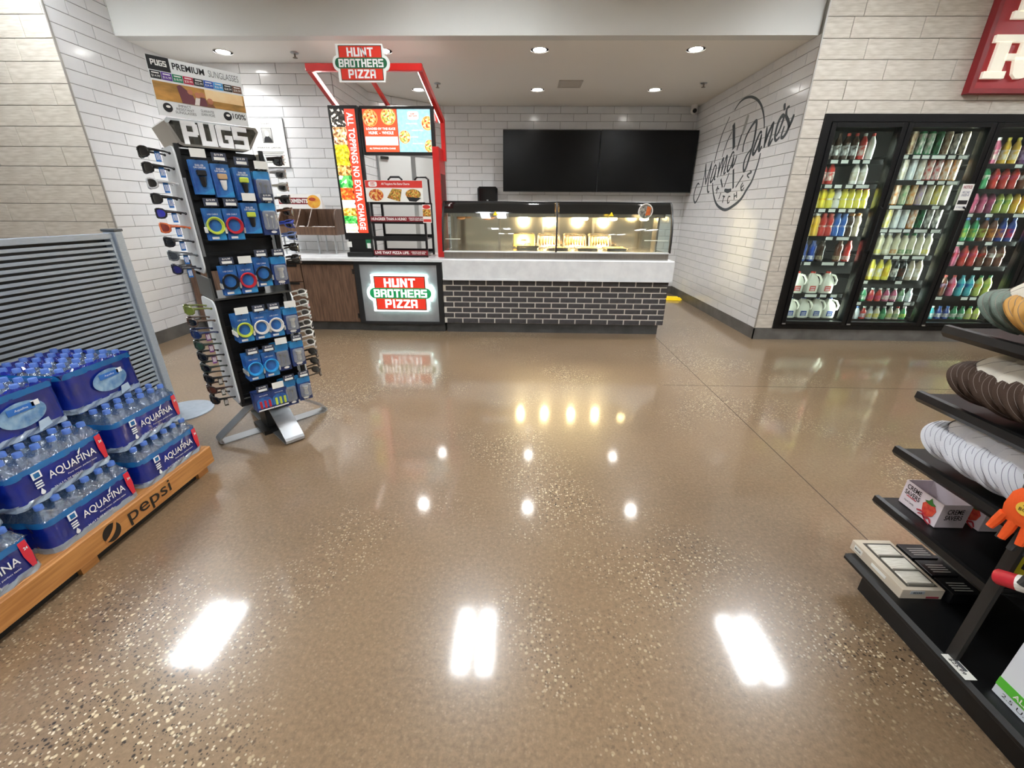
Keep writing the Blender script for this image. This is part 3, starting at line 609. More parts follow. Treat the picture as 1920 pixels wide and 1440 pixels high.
# ---------------------------------------------------------------- heated food case
STEEL = M('stainless_steel', 'b9b7b2', .22, .95, noise=(3, 'a5a39f', (30, 1, 1))); MIRR = M('mirror_steel', 'd8cfbe', .16, 1.0)
PGLASS = M('black_painted_glass', '0f1112', .06, coat=.5)
fc = thing('heated_food_case', 'curved glass heated food case on the white countertop', 'food case', (-.95, 5.24, .912))
CL = 2.69
prof = [(.0, .085), (.004, .2), (.02, .32), (.055, .44), (.11, .54), (.17, .615), (.2, .635)]      # (y, z) front curve
def pz(t):
    i = min(int(t*(len(prof)-1)), len(prof)-2); f = t*(len(prof)-1)-i
    return tuple(prof[i][q]+(prof[i+1][q]-prof[i][q])*f for q in (0, 1))
ob('steel_base', MB().box(0, CL, .02, .74, .001, .075), STEEL, fc)
ob('white_sill', MB().box(-.002, CL+.002, -.004, .03, .075, .092, .003), QUARTZ, fc)
ob('well_floor', MB().box(.02, CL-.02, .03, .72, .076, .088), STEEL, fc)
for a, b in ((.0, 1.33), (1.36, CL)):
    ob('front_glass', MB().grid(lambda u, v: (a+.02+(b-a-.04)*u, pz(v*.62)[0], pz(v*.62)[1]), 1, 10), GLASS, fc, smooth=True)
    ob('canopy_band', MB().grid(lambda u, v: (a+.012+(b-a-.024)*u, pz(.62+v*.38)[0], pz(.62+v*.38)[1]), 1, 8), PGLASS, fc, smooth=True)
def endp(x0, x1):
    mb = MB(); V = []
    P_ = [pz(i/12) for i in range(13)]
    for x in (x0, x1):
        V += [(x, y-.006, z) for y, z in P_]+[(x, y+.028, z-.006) for y, z in P_]
    F = []
    for i in range(12): F += [(i, i+1, 14+i, 13+i), (26+i, 26+i+1, 40+i, 39+i), (i, i+1, 27+i, 26+i), (13+i, 14+i, 40+i, 39+i)]
    return mb.add(V, F)
for x in (-.012, 1.335, CL-.008): ob('frame_rib', endp(x, x+.02), BLACK, fc, smooth=True)
for x in (.0, CL-.006): ob('side_glass', MB().xprism([(y, z) for y, z in prof]+[(.66, .635), (.72, .09)], x, x+.006), GLASS, fc)
ob('top_deck', MB().box(-.01, CL+.01, .195, .70, .628, .645, .004), BLACK, fc)
ob('lamp_rail', MB().box(.03, CL-.03, .26, .50, .485, .505).box(.03, CL-.03, .24, .26, .47, .53), STEEL, fc)
ob('rear_mirror', MB().box(.02, CL-.02, .70, .712, .088, .628), MIRR, fc)
for x in (.02, .62, 1.2, 1.86, 2.5): ob('rear_door_stile', MB().box(x, x+.03, .688, .70, .088, .628), STEEL, fc)
for x in (.07, CL-.13): ob('end_bracket', MB().box(x, x+.06, .30, .36, .088, .49).box(x+.0, x+.012, .18, .30, .088, .49), STEEL, fc)
ob('glass_shelf_edge', MB().box(.02, .2, .04, .05, .22, .228).box(CL-.3, CL-.02, .04, .05, .22, .228), STRIP, fc)
HEAT = M('heat_bulb', 'fff3d6', .4, emit=24, ecol='ffdf9e'); COLD = M('unlit_bulb', 'c89a72', .3)
for i, x in enumerate((.17, .49, .955, 1.31, 1.70, 2.06, 2.445)):
    on = i > 1
    b = ob('heat_lamp', MB().lathe([(.012, .505), (.03, .488), (.052, .47), (.056, .452), (.04, .438), (.0, .434)], 16, c=(x, .38, 0)), HEAT if on else COLD, fc, smooth=True)
    if on: light('heat_lamp_light', 'POINT' if x < 2.3 else 'SPOT', (x, .38, .41), HEAT_W, (1, .74, .40), .04, parent=fc, spot=rad(118))
YEL = M('caution_yellow', 'f2d21b', .5, emit=.2)
for x in (.62, 1.98): flat('heat_warning', [(-.028, 0), (.028, 0), (0, .045)], YEL, fc, (x, pz(.60)[0]-.006, pz(.60)[1]-.01))
stk = flat('food_sticker', circ(.085, 28), M('sticker_white', 'f3f0ea', .4), fc, (2.375, pz(.68)[0]-.022, pz(.68)[1]), th=.002)
flat('sticker_photo', circ(.075, 28), M('sticker_food', '33302c', .5, noise=(34, 'b9b2a4')), stk, (0, 0, .002), rot=(0, 0, 0)); flat('sticker_tenders', [(.0, -.05), (.055, -.04), (.06, .04), (.015, .055)], M('tender_orange', 'd8742c', .5, noise=(30, 'b54f1c')), stk, (0, 0, .003), rot=(0, 0, 0))
PAN = M('pan_steel', 'c9c6c0', .2, .95)
def pan(x, y, lbl, w_=.30, d_=.33):
    t = thing('food_pan', lbl, 'food pan', (x, y, 1.001))
    mb = MB(); o = rrect(w_, d_, .04, 4); i1 = rrect(w_-.03, d_-.03, .03, 4); i2 = rrect(w_-.05, d_-.05, .03, 4); n = len(o)
    mb.add([(a, b, .032) for a, b in o]+[(a, b, .034) for a, b in i1]+[(a, b, .004) for a, b in i2], [(k_, (k_+1) % n, n+(k_+1) % n, n+k_) for k_ in range(n)]+[(n+k_, n+(k_+1) % n, 2*n+(k_+1) % n, 2*n+k_) for k_ in range(n)]+[tuple(range(2*n, 3*n))])
    mb.add([(a, b, .032) for a, b in o]+[(a, b, .0) for a, b in i2], [(k_, (k_+1) % n, n+(k_+1) % n, n+k_) for k_ in range(n)])
    ob('tray', mb, PAN, t, smooth=True); return t
for i, (x, c, nm) in enumerate(((.01, None, 'upright steel pan closed by a golden lid, standing in for a mirrored pan'), (.34, 'b5602a', 'upright steel pan of browned strips, standing in for a mirrored pan'), (.68, 'd98a34', 'upright steel pan of orange sticks, standing in for a mirrored pan'), (1.01, 'd9b06a', 'upright steel pan of pale wedges, standing in for a mirrored pan'))):
    t = pan(x, 5.86, nm, .30, .20); t.location.z = 1.075; t.rotation_euler = (rad(62), 0, 0)  # upright pans added as solid copies of reflections in the rear mirror
    if c is None: ob('lid', MB().box(-.135, .135, -.085, .085, .035, .045, .004), M('lid_gold', 'd2a85a', .3, .8), t); ob('lid_handle', MB().tube([(-.035, 0, .045), (-.025, 0, .056), (.025, 0, .056), (.035, 0, .045)], .005, 6), M('lid_handle_dark', '6b4f2a', .4), t)
    else:
        for q in range(7): tag(ob('mirrored_stick', MB().ball((0, 0, 0), .02, 8, 5, (.75, 2.6, .7)), M('stick_'+c, c, .5, noise=(40, 'e6bb70'), bump=(60, .4)), None, (x-.10+.033*q, 5.835+rnd.uniform(-.004, .004), 1.10+rnd.uniform(-.008, .01)), (rad(60), 0, 0), smooth=True), 'fried stick in the '+nm.replace('upright ', ''), 'food', 'fried sticks of the '+nm.replace('upright ', ''))
FOODC = [('c98a3a', 'golden fried nugget'), ('b5602a', 'browned chicken strip'), ('d9a24e', 'pale potato wedge'), ('a84a22', 'dark roasted wing')]
for i, (x, on) in enumerate(((.06, 0), (.44, 1), (.80, 2), (1.16, 3))):
    nm = ['empty steel food pan beside the covered end of the case', 'steel food pan holding browned chicken strips', 'steel food pan holding pale potato wedges', 'steel food pan holding dark roasted wings'][i]
    pan(x, 5.58, nm)
    if i:
        c, l = FOODC[i]; fm = M('food_'+c, c, .5, noise=(40, 'e0b060'), bump=(60, .4))
        for q in range(8):
            o = ob(l.split()[-1], MB().ball((0, 0, 0), .03, 8, 5, (1.2+rnd.random()*.5, .75, .6)), fm, None, (x-.085+.057*(q % 4), 5.50+.09*(q//4)+rnd.uniform(-.01, .01), 1.026), (0, 0, rnd.random()*3), smooth=True)
            tag(o, l+' lying in a steel pan of the heated case', 'food', l+'s in the heated case')
t = thing('lidded_food_pan', 'steel food pan closed with a flat lid in the heated case', 'food pan', (.06, 5.60, 1.04))
ob('lid', MB().box(-.14, .14, -.15, .15, 0, .014, .006), PAN, t); ob('knob', MB().tube([(-.04, 0, .014), (-.03, 0, .03), (.03, 0, .03), (.04, 0, .014)], .005, 6), PAN, t)
# ---------------------------------------------------------------- pizza stand
RED = M('gloss_red_metal', 'c41a17', .3, coat=.3); LEDW = M('led_strip', 'ffffff', .4, emit=9, ecol='fff6ee')
ps = thing('pizza_stand', 'red and black pizza display stand with menu screens on the counter', 'display stand', (-1.55, 5.40, .912))
def P_(x, y, z): return (x+1.55, y-5.40, z-.912)
def bar(a, b, w_, h_):
    """box beam between two points (x,y,z), w across x, h in z"""
    a, b = Vector(a), Vector(b); V = []
    for p in (a, b):
        for sx in (-1, 1):
            for sz in (-1, 1): V.append(p+Vector((sx*w_/2, 0, sz*h_/2)))
    return MB().add(V, [(0, 1, 3, 2), (4, 6, 7, 5), (0, 4, 5, 1), (2, 3, 7, 6), (0, 2, 6, 4), (1, 5, 7, 3)])
ob('canopy_crossbar', MB().box(*[v for pr in zip(P_(-2.225, 5.07, 2.745), P_(-1.04, 5.12, 2.81)) for v in pr], .004), RED, ps)
arms = [((-2.20, 5.095, 2.775), (-2.14, 5.82, 2.44)), ((-1.065, 5.095, 2.775), (-.965, 5.72, 2.405))]
for a, b in arms:
    m = ob('canopy_arm', bar(P_(*a), P_(*b), .045, .06), RED, ps)
    s = 1 if a[0] < -1.5 else -1
    a2 = (a[0]+s*.03, a[1]+.03, a[2]-.012); b2 = (b[0]+s*.03, b[1]-.03, b[2]-.0)
    ob('led_strip', bar(P_(*a2), P_(*b2), .014, .014), LEDW, m)
ob('canopy_brace', bar(P_(-1.62, 5.10, 2.76), P_(-1.50, 5.80, 2.40), .03, .04), RED, ps)
ob('rear_post', MB().box(*[v for pr in zip(P_(-.99, 5.68, 2.0), P_(-.945, 5.75, 2.44)) for v in pr]), RED, ps)
ob('side_column', MB().box(*[v for pr in zip(P_(-1.05, 5.40, .9125), P_(-.975, 5.78, 2.12)) for v in pr], .004), RED, ps)
sg = ob('side_graphic', MB().box(*[v for pr in zip(P_(-.975, 5.45, 1.0), P_(-.972, 5.74, 1.85)) for v in pr]), M('side_print', '7a1418', .4, noise=(20, '3d2a20')), ps)
text('LIVE THAT PIZZA LIFE', .7, .06, M('print_white', 'f6f4f0', .5), sg, P_(-.9715, 5.50, 1.42), rot=(0, rad(90), rad(90))) if 0 else None
# the tall toppings screen
TS = ob('tall_screen', MB().box(*[v for pr in zip(P_(-2.185, 5.395, 1.11), P_(-1.855, 5.46, 2.515)) for v in pr], .004), BLACK, ps)
def crumbs(name, cols, scale, es):
    m = bpy.data.materials.new(name); m.use_nodes = True; nt = m.node_tree; b = nt.nodes['Principled BSDF']; MATS[name] = m
    tc = nt.nodes.new('ShaderNodeTexCoord'); v = nt.nodes.new('ShaderNodeTexVoronoi'); v.inputs['Scale'].default_value = scale
    nt.links.new(tc.outputs['Object'], v.inputs['Vector']); sp_ = nt.nodes.new('ShaderNodeSeparateColor'); nt.links.new(v.outputs['Color'], sp_.inputs[0])
    r = nt.nodes.new('ShaderNodeValToRGB'); r.color_ramp.interpolation = 'CONSTANT'
    for i, c in enumerate(cols):
        if i < 2: e = r.color_ramp.elements[i]; e.position = i/len(cols)
        else: e = r.color_ramp.elements.new(i/len(cols))
        e.color = lin(c)
    nt.links.new(sp_.outputs[0], r.inputs[0]); nt.links.new(r.outputs[0], b.inputs['Base Color'])
    nt.links.new(r.outputs[0], b.inputs['Emission Color']); b.inputs['Emission Strength'].default_value = es; b.inputs['Roughness'].default_value = .4
    return m
ES = .6
SR = M('screen_red', 'e4472f', .3, emit=ES); SW = M('screen_white', 'ffffff', .3, emit=ES*1.15)
yS = 5.393
flat('red_band', rect(.118, 1.29), SR, TS, P_(-1.945, yS, 1.835))
TOPP = [(['23211f', '2e2b27', 'f1ede2', '4a463f'], .20), (['d9a066', 'e7c79a', '8c5a34', 'f3e6cf'], .20), (['e6d321', 'f2e64d', 'cdb511', 'a9a018'], .24), (['c9923c', 'e9c98c', 'd8b15a', '8d5a20'], .12), (['2fae4a', '6fd06c', 'e9f3dc', '218a3a'], .15), (['e07a1f', 'd9571c', 'f0a04a', 'c9421a'], .15), (['f6f2ea', 'ffffff', 'ece3d4', 'f9f6ef'], .1), (['e5b93a', 'f2dc86', 'c9912c', 'a37a1c'], .1), (['2fae3f', '57c45a', '1f8a35', '8fd98a'], .10), (['f8f1e6', 'f0d8c0', 'ffffff', 'ead0b8'], .12)]
tot = sum(h for _, h in TOPP); z = 2.48
for i, (cs, h) in enumerate(TOPP):
    hh = h/tot*1.29
    ob('topping_band', MB().grid(lambda u, v: (-.0775+.155*u+(.012*math.sin(v*9+i) if u > .5 else 0), (v-.5)*hh, .001), 2, 6), crumbs('toppings_%d' % i, cs, 42 if i != 4 else 26, ES), TS, (*P_(-2.082, yS, z-hh/2)[:2], P_(0, 0, z-hh/2)[2]), face())
    z -= hh
text('ALL TOPPINGS NO EXTRA CHARGE', 1.22, .072, SW, TS, P_(-1.945, yS-.002, 1.835), rot=(rad(90), rad(90), 0), bold=.022, sp=1.08)
ob('screen_foot', MB().box(*[v for pr in zip(P_(-2.15, 5.40, .96), P_(-1.86, 5.45, 1.11)) for v in pr]).box(*[v for pr in zip(P_(-2.16, 5.33, .913), P_(-1.85, 5.62, .965)) for v in pr], .004), BLACK, TS)
flat('asset_label', rect(.055, .065), STRIP, TS, P_(-2.14, 5.398, 1.055)); flat('green_label', rect(.06, .10), M('label_green', '1f7a4d', .5), TS, P_(-1.905, 5.398, 1.065)); flat('asset_label', rect(.045, .06), STRIP, TS, P_(-1.90, 5.396, 1.04))
# the menu screen
MS = ob('menu_screen', MB().box(*[v for pr in zip(P_(-1.85, 5.44, 2.035), P_(-1.02, 5.50, 2.52)) for v in pr], .004), BLACK, ps)
yM = 5.438; zc = 2.277
SO = M('screen_orange', 'e5522f', .3, emit=ES); SB = M('screen_blue', 'a9dcea', .3, emit=ES, noise=(30, '8fcfe2'))
PZ = crumbs('pizza_print', ['d98a3a', 'e8c078', 'b8431f', 'e0a350', 'f1ddb0'], 60, ES); PZG = crumbs('pizza_print_mixed', ['e9c36a', 'f3e0a8', '7b9a3a', 'c9502a', 'e6b85a'], 60, ES); CRU = M('crust_print', 'd9a45c', .4, emit=ES)
flat('menu_red', rect(.385, .42), SO, MS, P_(-1.625, yM, zc)); flat('menu_blue', rect(.37, .42), SB, MS, P_(-1.243, yM, zc))
flat('menu_white', rect(.37, .085), M('screen_pale', 'e9f6f8', .3, emit=ES), MS, P_(-1.625, yM-.0015, zc-.10))
for cx, cz, r, mt in ((-1.735, .125, .085, PZ), (-1.53, .14, .085, PZG)):
    k_ = flat('pizza_picture', [(a, min(b, .21-cz)) for a, b in circ(r, 26)], CRU, MS, P_(cx, yM-.001, zc+cz)); flat('pizza_top', [(a, min(b, .21-cz)) for a, b in circ(r*.9, 26)], mt, k_, (0, 0, .001), rot=(0, 0, 0))
for cx, cz, r, mt in ((-1.09, .075, .07, PZ), (-1.36, -.06, .065, PZG), (-1.075, -.15, .065, PZG)):
    hi = -1.06-cx; lo = -1.425-cx
    k_ = flat('pizza_picture', [(max(lo, min(a, hi)), max(b, -.21-cz)) for a, b in circ(r, 26)], CRU, MS, P_(cx, yM-.001, zc+cz)); flat('pizza_top', [(max(lo, min(a, hi)), max(b, -.21-cz)) for a, b in circ(r*.9, 26)], mt, k_, (0, 0, .001), rot=(0, 0, 0))
text('LOADED BY THE SLICE', .33, .022, SW, MS, P_(-1.625, yM-.003, zc+.02), bold=.03); text('HUNK  -  WHOLE', .28, .03, SW, MS, P_(-1.625, yM-.003, zc-.02), bold=.03); text('ALL TOPPINGS NO EXTRA CHARGE', .30, .016, SW, MS, P_(-1.625, yM-.003, zc-.175), bold=.02)
for q in range(3): text('CHOOSE YOUR FAVORITE TOPPINGS TODAY', .33, .012, M('screen_text_blue', '4a9fb5', .3, emit=ES), MS, P_(-1.625, yM-.003, zc-.075-.025*q))
flat('menu_badge', rrect(.12, .08, .02), SW, MS, P_(-1.25, yM-.001, zc+.15)); ob('lettering', block('HUNT', .06, .018), SO, MS, P_(-1.25, yM-.003, zc+.165), face()); ob('lettering', block('BROTHERS', .095, .018), SO, MS, P_(-1.25, yM-.003, zc+.143), face())
for q in range(4): text('SPECIALTY PIZZA', .13, .012, SW, MS, P_(-1.24+(.03 if q % 2 else -.03), yM-.003, zc+.07-.065*q))
ob('screen_bracket', MB().box(*[v for pr in zip(P_(-1.07, 5.45, 2.40), P_(-1.03, 5.72, 2.47)) for v in pr]), RED, ps)
logo(ps, P_(-1.64, 5.06, 2.80), .56, .315, 0.0, dep=.02)
for x in (-1.85, -1.45): ob('sign_bracket', MB().box(*[v for pr in zip(P_(x-.02, 5.061, 2.74), P_(x+.02, 5.075, 2.86)) for v in pr]), RED, ps)
# pizza warmer
pw = thing('pizza_warmer', 'black tiered open pizza warmer with red lettered edges', 'food warmer', (-1.49, 5.36, .912))
GRSH = M('grey_warmer_shelf', '77797a', .3, .5); DRK = M('crimson_strip', '7d141f', .45)
for sx in (-.33, .30):
    for y in (0, .40): ob('upright', MB().box(sx, sx+.025, y, y+.025, 0, .62), BLACK, pw)
for i, z in enumerate((.02, .20, .395)):
    ob('shelf', MB().box(-.305, .30, .0, .41, z, z+.014), GRSH, pw); ob('shelf_front', MB().box(-.33, .325, -.012, .0, z-.01, z+.045), BLACK, pw); ob('shelf_back', MB().box(-.33, .325, .41, .43, z, z+.05), BLACK, pw)
ob('top_frame', MB().box(-.33, .325, .0, .03, .60, .625).box(-.33, .325, .40, .43, .60, .625), BLACK, pw)
for x in (-.06, .26): ob('top_handle', MB().tube([(x-.09, .2, .60), (x-.08, .2, .88), (x-.05, .2, .905), (x+.05, .2, .905), (x+.08, .2, .88), (x+.09, .2, .60)], .012, 8), BLACK, pw)
tc_ = ob('topper_card', MB().box(-.355, .315, -.02, -.012, .625, .855), STRIP, pw)
PRT = M('print_red', 'd0342b', .45); PW = M('print_white', 'f6f4f0', .5)
flat('red_header', rect(.665, .075), PRT, tc_, (-.02, -.0205, .815)); text('All Toppings No Extra Charge', .33, .03, PW, tc_, (.0, -.0225, .815), bold=.02)
flat('badge', rrect(.10, .055, .02), PW, tc_, (-.265, -.0215, .815)); ob('lettering', block('HUNT', .05, .013), PRT, tc_, (-.265, -.0235, .826), face()); ob('lettering', block('PIZZA', .05, .013), PRT, tc_, (-.265, -.0235, .806), face())
PP1 = crumbs('pizza_photo', ['c9572a', 'e3a04a', 'e8c884', 'b23a1c'], 55, 0); PP2 = crumbs('pizza_photo_mixed', ['a8862f', 'd9b25a', '7d5a24', 'c9742f'], 65, 0)
flat('food_photo', circ(.085, 24, sy=.75), PP1, tc_, (-.235, -.0215, .70)); flat('food_photo', [(-.09, -.03), (.06, -.07), (.09, .06), (-.02, .07)], PP2, tc_, (-.02, -.0215, .70)); flat('food_photo', circ(.09, 20, sy=.6), PP2, tc_, (.2, -.0215, .71)); flat('photo_tray', [(-.08, -.01), (.09, -.02), (.03, -.06), (-.05, -.055)], INK, tc_, (.2, -.022, .69))
for z, s in ((.41, 'HUNGRIER THAN A HUNK?'), (.025, 'LIVE THAT PIZZA LIFE.')):
    e = ob('lettered_strip', MB().box(-.335, .325, -.024, -.013, z, z+.058), DRK, pw)
    text(s, .42, .032, PW, e, (-.11, -.025, z+.029), bold=.03); text('CREATE YOUR OWN\nHUNT PIZZA PERK', .18, .034, PW, e, (.215, -.025, z+.029), bold=.02)
ft = ob('flag_tag', MB().box(.30, .40, -.04, -.034, .40, .60), PW, pw); flat('flag_photo', rect(.095, .08), PP2, ft, (.35, -.0405, .51)); flat('flag_red', circ(.045, 18, sy=.5), PRT, ft, (.35, -.0405, .575)); flat('flag_red', rect(.09, .03), PRT, ft, (.35, -.0405, .425))
# ---------------------------------------------------------------- condiment organiser on the counter
ho = thing('condiment_organizer', 'walnut condiment organizer raised on steel legs at the tiled wall', 'organizer', (-3.15, 5.62, .912))
ob('box_front', MB().box(0, .76, 0, .015, .235, .335, .003), WOOD, ho); ob('box_base', MB().box(.0, .76, .015, .32, .235, .25), WOOD, ho); ob('box_back', MB().box(0, .76, .305, .32, .25, .545), WOOD, ho)
for x in (.0, .25, .40): ob('divider', MB().xprism([(.015, .25), (.305, .25), (.305, .54), (.20, .54), (.015, .335)], x, x+.014), WOOD, ho)
ob('end_panel', MB().xprism([(.0, .235), (.32, .235), (.32, .545), (.10, .545), (.05, .53), (.015, .48), (.0, .42)], .76, .775), WOOD, ho)
for x in (.5, .72, .06):
    for y in (.04, .28): ob('leg', MB().tube([(x, y, 0), (x, y, .235)], .011, 8), ALU, ho)
for i, x in enumerate((.30, .36)): tag(ob('cup_lid_stack', MB().lathe([(.033, 0), (.036, .02), (.036, .085), (.03, .09)], 14), PW, None, (-3.15+x, 5.70+.085*i, 1.163), smooth=True), 'stack of white cup lids in the walnut organizer', 'cup lids', 'lid stacks in the organizer')
for i in range(9): tag(ob('sugar_packet', MB().box(-.028, .028, -.004, .004, 0, .07), PW, None, (-3.15+.46+.032*i, 5.68+.012*(i % 3), 1.18), (rad(-12), rad(rnd.uniform(-14, 14)), rnd.uniform(-.5, .5))), 'white paper packet standing in the walnut organizer', 'packet', 'white packets in the organizer')
cb = thing('condiment_card', 'white and orange food picture card standing on the walnut organizer', 'sign card', (-3.1, 5.70, 1.458))
ob('card', MB().box(0, .55, 0, .008, 0, .17), PW, cb); ob('card_stay', MB().xprism([(.008, 0), (.11, 0), (.008, .17)], .54, .548), PW, cb)
flat('red_word_bar', rect(.38, .075), DRK, cb, (.2, -.001, .09)); text('CONDIMENTS', .36, .05, PW, cb, (.2, -.0025, .09), bold=.04); flat('sauce_picture', circ(.085, 20, sy=.9), M('sauce_print', 'e08a2e', .5, noise=(18, 'f0c24a')), cb, (.455, -.002, .082)); flat('sauce_picture', circ(.045, 18, sy=.45), M('sauce_red', 'b1452c', .4), cb, (.44, -.004, .11))
for i in range(6): tag(ob('plastic_fork', MB().box(-.005, .005, 0, .12, 0, .004).box(-.012, .012, -.04, 0, 0, .004).prism(rect(.004, .03, -.009, -.05), 0, .003).prism(rect(.004, .03, .009, -.05), 0, .003), PW, None, (-3.12+i*.035, 5.40, .913+.001*i), (0, 0, rad(90+rnd.uniform(-25, 25)))), 'white plastic fork lying on the countertop by the organizer', 'fork', 'plastic forks on the counter')
# framed notice on the wall
pn = thing('wall_notice', 'white portrait notice with small photo on the tiled wall', 'notice', (-3.246, YBL-.012, 2.225))
ob('sheet', MB().box(-.22, .22, -.012, 0, -.27, .27), STRIP, pn); ob('thin_frame', MB().box(-.225, -.22, -.014, 0, -.275, .275).box(.22, .225, -.014, 0, -.275, .275).box(-.22, .22, -.014, 0, .27, .275).box(-.22, .22, -.014, 0, -.275, -.27), M('grey_edge', '7b7d80', .5), pn)
GI = M('grey_ink', '55585c', .6)
text("Mama Jane's", .13, .035, GI, pn, (0, -.014, .215), shear=.3); flat('photo_frame', rect(.13, .165), INK, pn, (0, -.0135, .085)); flat('photo', rect(.12, .155), M('photo_grey', 'b9b9b7', .6, noise=(6, '8e8e8c')), pn, (0, -.015, .085))
flat('portrait_coat', [(-.05, -.075), (.058, -.075), (.05, -.04), (.02, -.012), (-.02, -.012), (-.04, -.035)], INK, pn, (0, -.0165, .085)); flat('portrait_head', circ(.026, 16, 0, .018, 1.3), M('photo_pale', 'd6d3ce', .6), pn, (0, -.0165, .085))
text('FATHER JANE MOORE SMITH', .33, .02, GI, pn, (0, -.014, -.055)) if 0 else text('MAMA JANE', .30, .02, GI, pn, (0, -.014, -.055))
for q in range(7): flat('text_line', rect(.36-.03*(q % 2), .005), GI, pn, (0, -.0135, -.10-.02*q))
# ---------------------------------------------------------------- televisions, dispenser, floor sign
TVM = M('tv_glass', '050607', .22, spec=.25)
for i, (a, b, l) in enumerate(((-.357, 1.245, 'large black wall television beside the paper towel dispenser'), (1.25, 2.845, 'large black wall television beside the lettered wall'))):
    t = thing('television', l, 'television', ((a+b)/2, 7.95, 2.22)); W2 = (b-a)/2
    ob('bezel', MB().box(-W2, W2, 0, .05, -.462, .466, .004), M('tv_bezel', '0b0c0d', .35), t); ob('screen', MB().box(-W2+.008, W2-.008, -.002, 0, -.448, .458), TVM, t)
    ob('wall_mount', MB().box(-.25, .25, .05, .285, -.2, .2), BLACK, t)
t = thing('towel_dispenser', 'black paper towel dispenser on the tiled back wall', 'dispenser', (-.635, YBK-.01, 1.58))
ob('cover', MB().box(-.175, .175, -.2, 0, 0, .26, .03), M('gloss_black_plastic', '0e0f10', .12), t); ob('lock_tab', MB().box(-.015, .015, -.203, -.2, .03, .05), ALU, t)
t = thing('wet_floor_sign', 'folded yellow wet floor sign lying at the wall base', 'floor sign', (2.56, 7.62, 0), rad(-8))
ob('panel', MB().box(-.28, .26, -.10, .10, .0, .02, .006), YEL, t); ob('panel', MB().box(-.26, .24, -.08, .11, .024, .044, .006), YEL, t); ob('hinge_bar', MB().tube([(.27, -.09, .02), (.27, .1, .02)], .012, 8), YEL, t)
